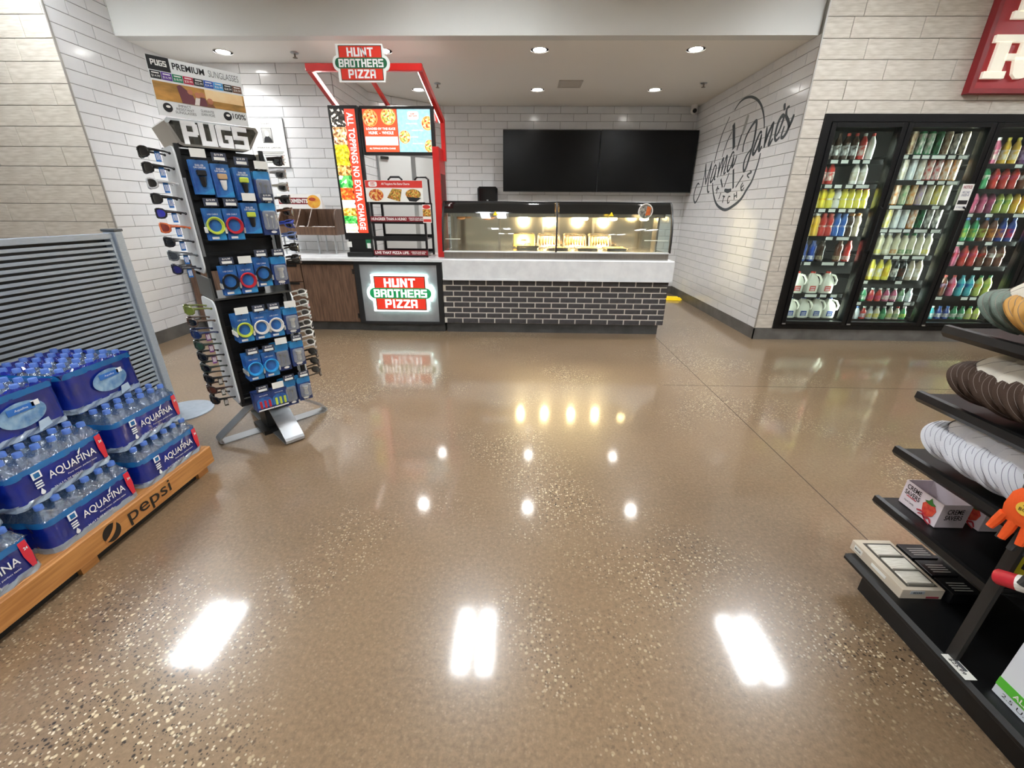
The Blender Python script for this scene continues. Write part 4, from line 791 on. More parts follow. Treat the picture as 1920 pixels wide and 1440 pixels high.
# ---------------------------------------------------------------- lettering on the right wall
MURAL=[
 ('letter',0.02,[[(7.649,1.868),(7.71,1.89),(7.779,1.835),(7.813,1.734),(7.793,1.654),(7.705,1.6),(7.611,1.665),(7.536,1.786),(7.501,1.942),(7.508,2.16)],[(7.508,2.16),(7.462,2.028),(7.391,1.858)],[(7.391,1.858),(7.368,1.941),(7.327,2.047),(7.279,2.163)],[(7.279,2.163),(7.286,2.043),(7.303,1.93),(7.297,1.82),(7.265,1.76),(7.226,1.738),(7.195,1.75)]]),
 ('letter',0.02,[[(7.087,2.079),(7.136,2.106),(7.178,2.056),(7.21,1.959),(7.221,1.899),(7.192,1.878),(7.134,1.919),(7.09,2.007),(7.085,2.076)],[(7.085,2.076),(7.09,1.986),(7.086,1.916),(7.051,1.908)]]),
 ('letter',0.02,[[(6.994,2.132),(6.985,2.033),(6.981,1.926)],[(6.98,1.964),(6.949,2.071),(6.911,2.158),(6.883,2.163),(6.883,2.078),(6.877,1.943)],[(6.875,1.984),(6.836,2.087),(6.801,2.176),(6.776,2.181),(6.769,2.068),(6.788,1.98),(6.766,1.962),(6.731,1.983)]]),
 ('letter',0.02,[[(6.574,2.199),(6.613,2.218),(6.661,2.167),(6.699,2.075),(6.693,2.009),(6.667,1.986),(6.621,2.01),(6.578,2.089),(6.569,2.189)],[(6.553,2.144),(6.561,2.069),(6.561,2.016)],[(6.561,2.016),(6.508,2.07),(6.475,2.163)]]),
 ('letter',0.026,[[(6.321,2.185),(6.336,2.256),(6.312,2.353),(6.236,2.44),(6.164,2.489),(6.115,2.5),(6.09,2.444),(6.076,2.292),(6.104,2.143),(6.139,2.004),(6.174,1.952),(6.209,1.973),(6.231,2.048),(6.196,2.132),(6.103,2.195)]]),
 ('letter',0.026,[[(5.916,2.342),(5.954,2.357),(5.992,2.308),(6.03,2.224),(6.045,2.154),(6.017,2.126),(5.972,2.162),(5.931,2.239),(5.913,2.33)],[(5.91,2.316),(5.909,2.222),(5.905,2.165),(5.879,2.155),(5.85,2.195)]]),
 ('letter',0.026,[[(5.818,2.388),(5.798,2.28),(5.789,2.171)],[(5.787,2.207),(5.759,2.3),(5.714,2.383),(5.683,2.418)],[(5.683,2.418),(5.686,2.29),(5.698,2.202),(5.676,2.191),(5.632,2.244)]]),
 ('letter',0.026,[[(5.566,2.257),(5.526,2.309),(5.496,2.396),(5.493,2.436),(5.532,2.45),(5.58,2.404),(5.598,2.314),(5.586,2.244),(5.546,2.212),(5.488,2.239)]]),
 ('letter',0.026,[[(5.422,2.518),(5.465,2.503),(5.447,2.435),(5.385,2.377),(5.35,2.324),(5.363,2.272),(5.414,2.226),(5.459,2.243),(5.44,2.338)],[(5.345,2.299),(5.313,2.37),(5.296,2.422)]]),
 ('apostrophe',0.03,[[(5.53,2.569),(5.528,2.545),(5.505,2.499)]]),
 ('ring_arc',0.022,[[(6.804,2.745),(6.688,2.809),(6.541,2.828),(6.368,2.805),(6.199,2.74),(6.074,2.659),(5.981,2.563),(5.917,2.468),(5.88,2.383)]]),
 ('ring_arc',0.03,[[(5.849,2.121),(5.854,2.033),(5.881,1.925),(5.925,1.815),(6.007,1.731),(6.119,1.616),(6.301,1.536),(6.513,1.486),(6.729,1.52),(6.885,1.584),(7.01,1.692),(7.093,1.8),(7.122,1.865)]]),
 ('ring_arc',0.02,[[(6.924,2.689),(7.07,2.51),(7.118,2.404),(7.157,2.295),(7.179,2.202),(7.185,2.133)]]),
 ('inner_arc',0.016,[[(6.781,2.48),(6.78,2.466),(6.865,2.371),(6.918,2.267),(6.943,2.191)]]),
 ('knife',0.05,[[(6.755,2.573),(6.716,2.5),(6.61,2.26)]]),
 ('knife',0.03,[[(6.503,2.0),(6.404,1.757)]]),
 ('spatula',0.05,[[(6.361,2.609),(6.392,2.514),(6.434,2.399)]]),
 ('spatula',0.025,[[(6.447,2.408),(6.474,2.332),(6.506,2.225)]]),
 ('utensil',0.026,[[(6.853,1.898),(6.751,1.787)]]),
 ('utensil',0.018,[[(6.617,1.964),(6.699,1.784)]]),
 ('utensil',0.02,[[(6.185,1.904),(6.334,1.767)]]),
 ('bar',0.04,[[(6.667,1.749),(6.551,1.73),(6.453,1.741)]]),
 ('letter',0.014,[[(6.909,1.812),(6.96,1.749)],[(6.912,1.784),(6.858,1.769)],[(6.911,1.771),(6.919,1.706)]]),
 ('letter',0.014,[[(6.77,1.713),(6.806,1.632)]]),
 ('letter',0.014,[[(6.685,1.669),(6.611,1.659)],[(6.646,1.66),(6.66,1.58)]]),
 ('letter',0.014,[[(6.442,1.654),(6.494,1.656),(6.508,1.613),(6.483,1.573),(6.437,1.592)]]),
 ('letter',0.014,[[(6.343,1.69),(6.309,1.612)],[(6.281,1.71),(6.247,1.634)],[(6.326,1.651),(6.263,1.668)]]),
 ('letter',0.014,[[(6.149,1.814),(6.188,1.769),(6.14,1.719),(6.089,1.753)],[(6.172,1.753),(6.119,1.783)]]),
 ('letter',0.014,[[(6.023,1.943),(5.979,1.922),(6.074,1.898),(6.008,1.859)]]),
]

MUR = M('charcoal_paint', '4b5257', .5); MURL = M('pale_grey_paint', '9a9c9b', .5)
mu = thing('wall_lettering', "grey painted script lettering and round utensil emblem on white tiles", 'wall lettering', (XR-.0095, 0, 0))
for i, (nm, wd_, strokes) in enumerate(MURAL):
    mb = MB()
    for st in strokes: mb.ribbon([(-y, z) for y, z in st], wd_*(1.65 if nm == 'letter' else 1.35), 0, .0012, taper=(nm != 'knife'))
    ob(nm, mb, MURL if (nm == 'spatula' and wd_ > .04) else MUR, mu, (0, 0, 0), (rad(90), 0, rad(-90)))
# ---------------------------------------------------------------- sunglasses stand
RK = Vector((-1.77, 2.66, 0)); RA = rad(48)
rk = thing('sunglasses_stand', 'tall black spinner stand with white side panels for sunglasses', 'display stand', RK, RA)
RBLK = M('rack_black', '111214', .4); RWHT = M('rack_white_panel', 'eceff0', .4); SIL = M('satin_silver', 'b4b7ba', .3, .85); CHR = M('mirror_chrome', 'd8dadb', .12, .95)
def RW(x, y, z):                                           # stand coordinates to world
    c, s = math.cos(RA), math.sin(RA); return (RK.x+c*x-s*y, RK.y+s*x+c*y, z)
ob('column', MB().box(-.10, .10, -.06, .06, .30, 1.78), RBLK, rk)
ob('corner_post', MB().box(-.205, -.185, -.15, -.13, .28, 1.76), RBLK, rk); ob('corner_post', MB().box(.195, .215, -.15, -.13, .28, 1.76), RBLK, rk)
ob('corner_post', MB().box(-.205, -.185, .13, .15, .28, 1.76), RBLK, rk); ob('corner_post', MB().box(.195, .215, .13, .15, .28, 1.76), RBLK, rk)
for z0, z1 in ((1.11, 1.745), (.29, .945)):
    ob('back_panel', MB().box(-.185, .195, -.07, -.06, z0, z1), RBLK, rk)
    for z in [z0+.02+i*(z1-z0-.04)/8 for i in range(9)]: ob('slat_bar', MB().box(-.185, .195, -.085, -.07, z-.008, z+.008), RBLK, rk)
    for sx, x in ((-1, -.212), (1, .222)):
        # softly curved white panel
        pts = rrect(.30, z1-z0+.01, .05, 5, 0, (z0+z1)/2)
        ob('side_panel', MB().xprism([(a-.01, b) for a, b in pts], x-.004, x+.004), RWHT, rk)
ob('post_slot_strip', MB().box(-.203, -.19, -.1515, -.15, 1.2, 1.6), SIL, rk)
ob('middle_tray', MB().box(-.21, .22, -.17, .15, .955, .965).box(-.21, -.2, -.17, .15, .965, 1.08).box(.21, .22, -.17, .15, .965, 1.08), M('tray_grey_metal', '6f716f', .35, .7), rk)
ob('bottom_deck', MB().box(-.21, .22, -.16, .16, .27, .285), RBLK, rk)
ob('foot_hub', MB().box(-.07, .07, -.07, .07, .0, .27).box(-.11, .11, -.11, .11, .0, .03), RBLK, rk)
for a in (0, 90, 180, 270):                                # folded strip feet
    t_ = .006; Wf = .045 if a in (90, 270) else .06
    prof_ = [(.06, .0), (.335, .0), (.36, .012), (.362, .03), (.35, .045), (.09, .235), (.085, .225), (.342, .04), (.352, .028), (.35, .016), (.335, .007), (.06, .007)]
    mb = MB().xprism([(-y, z) for y, z in prof_], -Wf, Wf)
    ob('foot', mb, SIL, rk, (0, 0, .0), (0, 0, rad(a)))
# chrome name box
mb = MB(); OUT = [(-.175, 1.752), (.10, 1.752), (.185, 1.868), (-.225, 1.868)]; OUT = [(-.165, 1.748), (.125, 1.748), (.15, 1.76), (.205, 1.85), (.195, 1.87), (-.21, 1.87), (-.222, 1.855), (-.185, 1.755)]
INN = [(x*.93, 1.81+(z-1.81)*.82) for x, z in OUT]; n = len(OUT)
V = [(x, -.17, z) for x, z in OUT]+[(x, -.17, z) for x, z in INN]+[(x, .17, z) for x, z in OUT]+[(x, .17, z) for x, z in INN]
F = []
for i in range(n):
    j = (i+1) % n; F += [(i, j, n+j, n+i), (2*n+i, 3*n+i, 3*n+j, 2*n+j), (i, 2*n+i, 2*n+j, j), (n+i, n+j, 3*n+j, 3*n+i)]
ob('name_box', mb.add(V, F), CHR, rk); ob('name_box_back', MB().yprism(INN, -.10, -.09), M('dim_mirror', '7c7a72', .15, .8), rk)
PUG = M('name_letter_white', 'f8f8f8', .4, emit=.12)
o = ob('lettering', block('PUGS', .30, .098, .1, .012), PUG, rk, (-.008, -.165, 1.81), face()); o.scale = (1, 1.08, 1)
# banner
bn = ob('banner', MB().box(-.265, .125, -.004, .004, 1.865, 2.10), RWHT, rk, (.0, -.13, 0), (rad(4), 0, rad(4)))
def bt_(x, z, d=.0045): return (x, -d, z)
flat('brand_block', rect(.085, .055), INK, bn, bt_(-.222, 2.072)); ob('lettering', block('PUGS', .06, .022), PW, bn, bt_(-.222, 2.074, .006), face())
text('PREMIUM', .13, .026, INK, bn, bt_(-.105, 2.073, .005), bold=.02); text('SUNGLASSES', .135, .026, GI, bn, bt_(.045, 2.073, .005), bold=-.01)
for i, c in enumerate(('1b1b20', '5a3590', '1f7f5c', 'b01f45', '26292b', '1f4fae', '3b9ad9', '17181a', '6d4630')):
    q = flat('price_square', rect(.041, .03), M('price_'+c, c, .5), bn, bt_(-.243+.0425*i, 2.026)); text('$%d.99' % (14+2*i), .032, .011, PW, q, (0, -.005, .0015), rot=(0, 0, 0)); flat('price_name', rect(.028, .004, 0, .008), PW, q, (0, 0, .001), rot=(0, 0, 0))
ph = flat('banner_photo', rect(.385, .075), M('photo_dunes', 'c9934a', .6, noise=(9, '8a6a35', (1, 3, 1))), bn, bt_(-.07, 1.965))
flat('photo_sky', rect(.17, .045, .10, .015), M('photo_sky_glow', 'f6dcae', .6, noise=(6, 'e9b877')), ph, (0, 0, .001), rot=(0, 0, 0))
SKN = M('photo_skin', 'b9785a', .6); PLM = M('photo_plum', '6b3b44', .6)
flat('photo_coat', [(-.10, .03), (-.085, .037), (-.05, .01), (-.03, -.037), (-.09, -.037)], PLM, ph, (0, 0, .002), rot=(0, 0, 0))
for i, (x, y, r) in enumerate(((-.05, .014, .011), (-.02, .006, .012), (.0, .01, .011), (.03, -.012, .013))):
    flat('photo_shirt', [(x-.02, -.037), (x+.02, -.037), (x+.01, y-.012), (x-.01, y-.012)], [PLM, M('photo_white', 'e8dfd8', .6), PLM, M('photo_brown', '7a4d36', .6)][i], ph, (0, 0, .0025+.0002*i), rot=(0, 0, 0)); flat('photo_face', circ(r, 14, x, y), SKN, ph, (0, 0, .0035+.0002*i), rot=(0, 0, 0))
for x in (-.225, .03): flat('round_icon', circ(.019, 20), INK, bn, bt_(x, 1.90)); flat('icon_mark', circ(.009, 14, .002, .004, .6), PW, bn, bt_(x, 1.90, .006))
text('IMPACT\nRESISTANT\nSUNGLASSES', .085, .038, GI, bn, bt_(-.155, 1.90, .005)); text('GUARANTEE\nLEARN MORE', .06, .026, GI, bn, bt_(-.06, 1.90, .005)); text('100%', .062, .024, INK, bn, bt_(.085, 1.905, .005), bold=.01)
# pegs with price tags and hanging cards
CARDB = M('card_blue', '3f8bd0', .35, coat=.3, noise=(12, '1f4a94', (1, 1, .6))); CARDL = M('card_cyan', '3aa0d8', .35, coat=.3, noise=(10, '2a78b8')); CARDN = M('card_navy', '1c2a55', .35, coat=.3, noise=(16, '2d4a8c'))
TAGD = M('tag_slate', '3c4254', .45); CLRP = M('clear_blister', 'c8ccd0', .08, alpha=.35, coat=.4); DKP = M('black_plastic', '16171a', .35); LME = M('lime_cable', 'c5d64a', .4); SIV = M('silver_plastic', 'c9cac6', .25, .3)
CCOL = {'yellow': LME, 'red': M('red_cable', 'c22734', .4), 'black': DKP, 'white': M('white_cable', 'e8e4dc', .4), 'blue': M('blue_cable', '2f9fe0', .4)}
_CM = {}; _USED = []
def card(kind, sub):
    """a hanging retail card; origin at the hang hole, front towards -Y"""
    if (kind, sub) in _CM: return _CM[kind, sub]
    wd_, h = (.086, .165) if kind != 'box' else (.105, .125)
    t = thing('hang_card', '', 'retail card')
    if kind == 'charger':
        ob('card', MB().box(-wd_/2, wd_/2, -.003, 0, -h, .0, .001), CARDB, t); flat('logo_stripe', [(-.043, -.16), (.043, -.16), (.043, -.13), (-.0, -.155)], CARDL, t, (0, -.0032, 0))
        text('DUAL USB\nCAR CHARGER', .055, .02, PW, t, (.0, -.0045, -.03), bold=.02)
        ob('charger_head', MB().box(-.022, .022, -.024, -.004, -.075, -.048, .004), {'black': DKP, 'white': M('champagne', 'd8b58a', .3, .4), 'green': LME}[sub], t); ob('charger_plug', MB().lathe([(.016, -.08), (.012, -.115), (.007, -.128)], 12, c=(0, -.014, 0)), {'black': DKP, 'white': PW, 'green': DKP}[sub], t, smooth=True)
    elif kind == 'cable':
        ob('card', MB().box(-wd_/2, wd_/2, -.003, 0, -h, .0, .001), CARDB, t); flat('logo_stripe', [(-.0, -.16), (.042, -.16), (.042, -.10), (.0, -.155)], CARDL, t, (0, -.0032, 0)); flat('bar_code', rect(.034, .012), PW, t, (-.01, -.0036, -.152)); text('USB CABLE', .05, .008, PW, t, (0, -.0042, -.03))
        mb = MB()
        for q in range(3): mb.tube([((.034+.003*q)*math.cos(rad(a)), -.010-.005*q, -.088+(.034+.003*q)*1.05*math.sin(rad(a))) for a in range(0, 361, 20)], .0042, 6, cap=False)
        ob('cable_coil', mb, CCOL[sub], t, smooth=True); ob('connector', MB().box(-.05, -.04, -.018, -.008, -.125, -.095, .002).box(.04, .05, -.018, -.008, -.13, -.10, .002), SIV if sub != 'yellow' else PW, t)
    elif kind == 'buds':
        ob('card', MB().box(-wd_/2, wd_/2, -.003, 0, -h-.01, .0, .001), CARDN, t); flat('cyan_header', rrect(wd_*.98, .045, .012, 3, 0, -.022), CARDL, t, (0, -.0032, 0))
        ob('blister', MB().box(-.036, .036, -.022, -.003, -.145, -.04, .008), CLRP, t); ob('ear_bud', MB().ball((-.015, -.012, -.065), .008).ball((.012, -.012, -.075), .008).tube([(-.015, -.012, -.065), (-.013, -.012, -.13)], .002, 5).tube([(.012, -.012, -.075), (.010, -.012, -.135)], .002, 5), SIV if sub == 'silver' else DKP, t, smooth=True); flat('oval_logo', circ(.016, 16, 0, 0, .45), PW, t, (.012, -.0036, -.158))
    elif kind == 'bulb':
        ob('card', MB().box(-wd_/2, wd_/2, -.003, 0, -h, .0, .001), CARDN, t); flat('cyan_header', rrect(wd_*.98, .04, .008, 3, 0, -.02), CARDL, t, (0, -.0032, 0)); ob('blister', MB().box(-.034, .034, -.028, -.003, -.138, -.045, .008), CLRP, t)
        ob('charger_plug', MB().lathe([(.006, -.125), (.014, -.12), (.012, -.085), (.018, -.075), (.018, -.062)], 12, c=(.002, -.015, 0)), SIV, t, smooth=True); flat('oval_logo', circ(.02, 16, 0, 0, .4), PW, t, (0, -.0036, -.148)); text('3.1A', .03, .008, PW, t, (0, -.0045, -.16))
    else:
        ob('card', MB().box(-wd_/2, wd_/2, -.02, 0, -h, .0, .002), CARDN, t); flat('arch_print', [(-.045, -.10)]+[(.045*math.cos(rad(a)), -.065+.035*math.sin(rad(a))) for a in range(180, -1, -20)]+[(.045, -.10)], CARDB, t, (0, -.0205, 0))
        for x in (-.024, .002, .028): ob('lighter', MB().box(x-.007, x+.007, -.026, -.021, -.105, -.055, .002), CCOL['red'] if sub == 'red' else LME, t)
        flat('base_print', rect(.09, .008), PW, t, (0, -.0212, -.117)); text('MULTI LIGHTER', .05, .007, PW, t, (0, -.0215, -.02))
    _CM[kind, sub] = t
    return t
ROWS = [(1.700, [('charger', 'black', 2), ('charger', 'white', 2), ('charger', 'green', 3), ('buds', 'black', 4)]),
        (1.468, [('cable', 'yellow', 2), ('cable', 'red', 3), ('charger', 'green', 3), ('buds', 'silver', 2)]),
        (1.165, [('cable', 'black', 2), ('cable', 'red', 2), ('cable', 'black', 4), ('bulb', 'silver', 2)]),
        (.885, [('cable', 'yellow', 4), ('cable', 'white', 3), ('cable', 'white', 3), ('bulb', 'silver', 3)]),
        (.635, [('cable', 'blue', 4), ('cable', 'blue', 4), ('buds', 'black', 4), ('bulb', 'black', 2)]),
        (.385, [('box', 'red', 3), ('box', 'yellow', 2), ('buds', 'black', 4), ('bulb', 'silver', 3)])]
KL = {'charger': 'blue card with a %s car charger', 'cable': 'blue card with a coiled %s cable', 'buds': 'navy blister card with %s earphones', 'bulb': 'blister card with %s charger plug', 'box': 'navy boxed card with %s lighters'}
KOB = {'charger': 'charger_card', 'cable': 'cable_card', 'buds': 'earphone_card', 'bulb': 'plug_card', 'box': 'lighter_card'}
ORR = ['top', 'second', 'third', 'fourth', 'fifth', 'bottom']
US = (-.132, -.04, .062, .158)
for r, (z, items) in enumerate(ROWS):
    for cidx, (kind, sub, deep) in enumerate(items):
        u = US[cidx]+.006*r*(1 if cidx < 2 else 0)
        reach = -.215 if r < 3 else -.245
        zz = z+(.03 if cidx > 1 and r in (1, 2, 4, 5) else 0)-(0.012*cidx if r == 0 else 0)
        ob('peg_hook', MB().tube([(u, -.075, zz-.012), (u, reach-.02, zz-.012), (u, reach-.026, zz+.004)], .003, 6), RBLK, rk)
        tg = ob('price_tag', MB().box(u-.034, u+.034, reach-.034, reach-.030, zz-.006, zz+.034), TAGD if (r+cidx) % 3 else STRIP, rk)
        if (r+cidx) % 3: text('$19.99' if r < 2 else '$14.99', .04, .011, PW, tg, (u, reach-.0345, zz+.024), bold=.02); flat('tag_slip', rect(.05, .014), STRIP, tg, (u, reach-.0345, zz+.006))
        for d in range(deep):
            src = card(kind, sub)
            lbl = (KL[kind] % sub)+', %s row, %s hook from water, %s card' % (ORR[r], ('first', 'second', 'third', 'last')[cidx], ('front', 'second', 'third', 'rear')[d])
            loc = RW(u, reach+{'charger': .0295, 'bulb': .0325, 'box': .0315, 'buds': .027}.get(kind, .027)*d, zz-.016)
            if src not in _USED: _USED.append(src); o = src; o.location = loc; o.rotation_euler = (0, 0, RA)
            else: o = dup(src, loc, (0, 0, RA))
            o['label'] = lbl; o['group'] = (KL[kind] % sub)+' on the %s row' % ORR[r]; o.name = KOB[kind]
# sunglasses on the two white panels
LENSK = M('lens_smoke', '15171a', .08, coat=.5)
def gl_mesh():
    d = {}
    L = .125
    def rim(s):
        pts = []
        for a in range(0, 361, 30):
            c, q = math.cos(rad(a)), math.sin(rad(a)); yy = s*.036+.031*c*(abs(c)**-.2 if abs(c) > .05 else 1); pts.append((L-7*yy*yy, yy, .0+.0235*q*(abs(q)**-.25 if abs(q) > .05 else 1)))
        return pts
    mb = MB(); [mb.tube(rim(s), .0045, 6, cap=False) for s in (1, -1)]; mb.tube([(L, -.008, .006), (L+.004, 0, .010), (L, .008, .006)], .003, 6); d['f'] = mb.mesh('frame', True)
    d['l'] = [MB().add([(p[0], p[1], p[2]) for p in rim(s)[:-1]]+[(L-.004, s*.036, 0)], [(i, (i+1) % 12, 12) for i in range(12)]).mesh('lens', True) for s in (1, -1)]
    d['t'] = [MB().tube([(L-.032, s*.067, .010), (.07, s*.069, .009), (.03, s*.066, .005), (.0065, s*.062, -.001)], .003, 6, rs=[.0085, .0062, .0045, .0040]).ball((.009, s*.062, -.001), .007, 8, 5).mesh('temple', True) for s in (1, -1)]
    d['g'] = MB().box(.05, .072, .058, .0605, -.045, .01).mesh('hang_tag'); return d
GM = gl_mesh(); TGM = {}
GCOL = [('16171a', 'black'), ('1a1a1c', 'black'), ('d9dadb', 'white'), ('141416', 'black'), ('202124', 'black'), ('e07040', 'orange'), ('1b1b1f', 'black'), ('5b6064', 'grey'), ('1d2030', 'navy'),
        ('6f7a33', 'olive'), ('5a4638', 'tortoise'), ('23305a', 'navy'), ('2c3a2f', 'dark green'), ('18191c', 'black'), ('26332c', 'dark green'), ('1a1a1a', 'black'), ('3a2622', 'brown'), ('191919', 'black')]
LCOL = [0, 0, 0, 0, '2a2fb0', '8a2a1c', 0, '3a3d42', '26246a', '6b7a2a', 0, '1d2f5a', '2f4a3a', 0, 0, 0, '5a3324', 0]
def glasses(world, rz, fc_, lc, tagc, lbl, grp):
    t = thing('sunglasses', lbl, 'sunglasses', world, rz, group=grp)
    fm = M('frame_'+fc_, fc_, .25, coat=.3); lm = M('lens_'+lc, lc, .06, coat=.6) if lc else LENSK
    ob('frame', GM['f'], fm, t)
    for q in (0, 1): ob('lens', GM['l'][q], lm, t); ob('temple', GM['t'][q], fm, t)
    if tagc:
        g = ob('hang_tag', GM['g'], M('tag_'+tagc, tagc, .5), t)
        for q in (0, 1, 2): ob('tag_print', MB().box(.053+.006*q, .056+.006*q, .0606, .0611, -.036, -.006), PW, g)
        for q in (0, 1, 2): ob('tag_print', MB().box(.053+.006*q, .056+.006*q, .0574, .0579, -.036, -.006), PW, g)
ORX = ['first', 'second', 'third', 'fourth', 'fifth', 'sixth', 'seventh', 'eighth', 'ninth']
for lev, (za, zb) in enumerate(((1.715, 1.135), (.905, .335))):
    for i in range(9):
        z = za+(zb-za)*i/8; k = lev*9+i
        c, cn = GCOL[k]; lc = LCOL[k]
        tg_ = '1f6fc0' if lev == 0 else ('6a2f7a' if i in (2, 3, 4) else ('3a3a32' if i > 5 else 0))
        glasses(RW(-.217, -.055, z), RA+rad(180), c, lc, tg_, '%s sunglasses in the %s row of the %s white panel facing the water' % (cn, ORX[i], ('upper', 'lower')[lev]), 'sunglasses on the panel facing the water')
        c2, cn2 = [('16171a', 'black'), ('8e8f90', 'silver'), ('9a9a94', 'silver'), ('1a1b1d', 'black'), ('5a3a28', 'brown'), ('2a3f9a', 'blue'), ('5b6fa0', 'steel blue'), ('151515', 'black'), ('191a1c', 'black'),
                   ('c8c6c0', 'silver'), ('b9b8b4', 'silver'), ('bdbcb8', 'silver'), ('c9c8c4', 'silver'), ('d9d8d4', 'pale silver'), ('c4c3bf', 'silver'), ('1a1a1b', 'black'), ('2a211d', 'dark brown'), ('3d342c', 'brown')][k]
        glasses(RW(.227, -.055, z+.01), RA, c2, 0 if lev == 0 else ('2b2723' if i < 6 else 0), 0, '%s sunglasses in the %s row of the %s white panel facing the counter' % (cn2, ORX[i], ('upper', 'lower')[lev]), 'sunglasses on the panel facing the counter')
# ---------------------------------------------------------------- water pallet
ORW = M('varnished_pine', 'c58a4e', .45, noise=(4, 'a9703a', (18, 1.2, 18)), bump=(30, .05)); INKP = M('burnt_ink', '1a140f', .6); DARKG = M('pallet_black_skirt', '17130f', .7)
PX, PY0, PY1, PZ_ = -1.835, .35, 2.115, .15
wp = thing('water_pallet', 'pine display pallet with black brand print under the water packs', 'pallet', (PX, PY0, 0))
LEN = PY1-PY0
ob('front_board', MB().box(-.02, 0, 0, LEN, .045, PZ_, .004), ORW, wp); ob('back_board', MB().box(-.765, -.745, 0, LEN, .045, PZ_, .004), ORW, wp)
for i in range(6): ob('deck_plank', MB().box(-.138-.1205*i, -.022-.1205*i, 0, LEN, PZ_-.02, PZ_, .003), ORW, wp)
ob('end_board', MB().box(-.745, -.02, LEN-.022, LEN, .045, PZ_-.021, .003), ORW, wp)
for y in (.06, .95, LEN-.12):
    for x in (-.075, -.43, -.75): ob('foot_block', MB().box(x, x+.055, y, y+.075, 0, .045), ORW, wp)
for a_, b_ in ((.0, .055), (.14, .945), (1.03, LEN-.125)): ob('inner_bearer', MB().box(-.70, -.035, a_, b_, .001, .12), DARKG, wp)
gl = ob('brand_globe', MB().prism(circ(.043, 28), 0, .001), INKP, wp, (.0005, 1.10, .096), (rad(90), 0, rad(90)))
ob('globe_wave', MB().ribbon([(-.041, -.024), (-.01, -.012), (.015, .012), (.026, .042)], .016, 0, .0012, taper=True), ORW, gl, (0, 0, .001))
ob('lettering', tmesh('pepsi', .255, .085, .005), INKP, wp, (.0012, 1.315, .098), (rad(90), 0, rad(90)))
def film_mat(name, tint, base, edge, rough, bscale, bstr, dif):
    m = bpy.data.materials.new(name); m.use_nodes = True; nt = m.node_tree; nt.nodes.clear(); MATS[name] = m; N = nt.nodes.new; K = nt.links.new
    o = N('ShaderNodeOutputMaterial'); tr = N('ShaderNodeBsdfTransparent'); g = N('ShaderNodeBsdfGlossy'); tr.inputs[0].default_value = lin(tint); g.inputs['Roughness'].default_value = rough
    lw = N('ShaderNodeLayerWeight'); lw.inputs[0].default_value = .5; pw_ = N('ShaderNodeMath'); pw_.operation = 'POWER'; pw_.inputs[1].default_value = 2.5; K(lw.outputs['Facing'], pw_.inputs[0])
    ma = N('ShaderNodeMath'); ma.operation = 'MULTIPLY_ADD'; ma.inputs[1].default_value = edge; ma.inputs[2].default_value = base; K(pw_.outputs[0], ma.inputs[0])
    tc = N('ShaderNodeTexCoord'); nz = N('ShaderNodeTexNoise'); nz.inputs['Scale'].default_value = bscale; nz.inputs['Detail'].default_value = 2; K(tc.outputs['Object'], nz.inputs['Vector'])
    bp = N('ShaderNodeBump'); bp.inputs['Strength'].default_value = bstr; bp.inputs['Distance'].default_value = .006; K(nz.outputs['Fac'], bp.inputs['Height']); K(bp.outputs[0], g.inputs['Normal'])
    mx = N('ShaderNodeMixShader'); K(ma.outputs[0], mx.inputs[0]); K(tr.outputs[0], mx.inputs[1]); K(g.outputs[0], mx.inputs[2])
    df = N('ShaderNodeBsdfDiffuse'); df.inputs[0].default_value = lin('a8c8ea'); m2 = N('ShaderNodeMixShader'); m2.inputs[0].default_value = dif; K(mx.outputs[0], m2.inputs[1]); K(df.outputs[0], m2.inputs[2]); K(m2.outputs[0], o.inputs[0]); return m
BOTM = film_mat('pet_bottle', 'd2e2f2', .12, .55, .06, 90, .6, .2); CAPM = M('cap_blue', '5f86d8', .3, alpha=.8); FILMB = M('film_blue', '10278c', .14, coat=.7, noise=(6, '0b1c6c'), bump=(16, .5)); FILMB2 = M('film_teal_edge', '1f6fb0', .12, coat=.6, alpha=.8, bump=(14, .35))
CLEARF = film_mat('clear_film', 'eef5fb', .14, .5, .08, 60, .9, .035); REDS = M('film_red', 'd2263c', .25, coat=.5); FW = M('film_white_print', 'f4f7fb', .35)
BOTB = MB().lathe([(.027, 0), (.031, .006), (.031, .115), (.027, .14), (.014, .175), (.0125, .182), (.0125, .19)], 12).mesh('bottle', True); CAPB = MB().lathe([(.0145, .186), (.0145, .203), (.013, .205)], 12).mesh('cap', True)
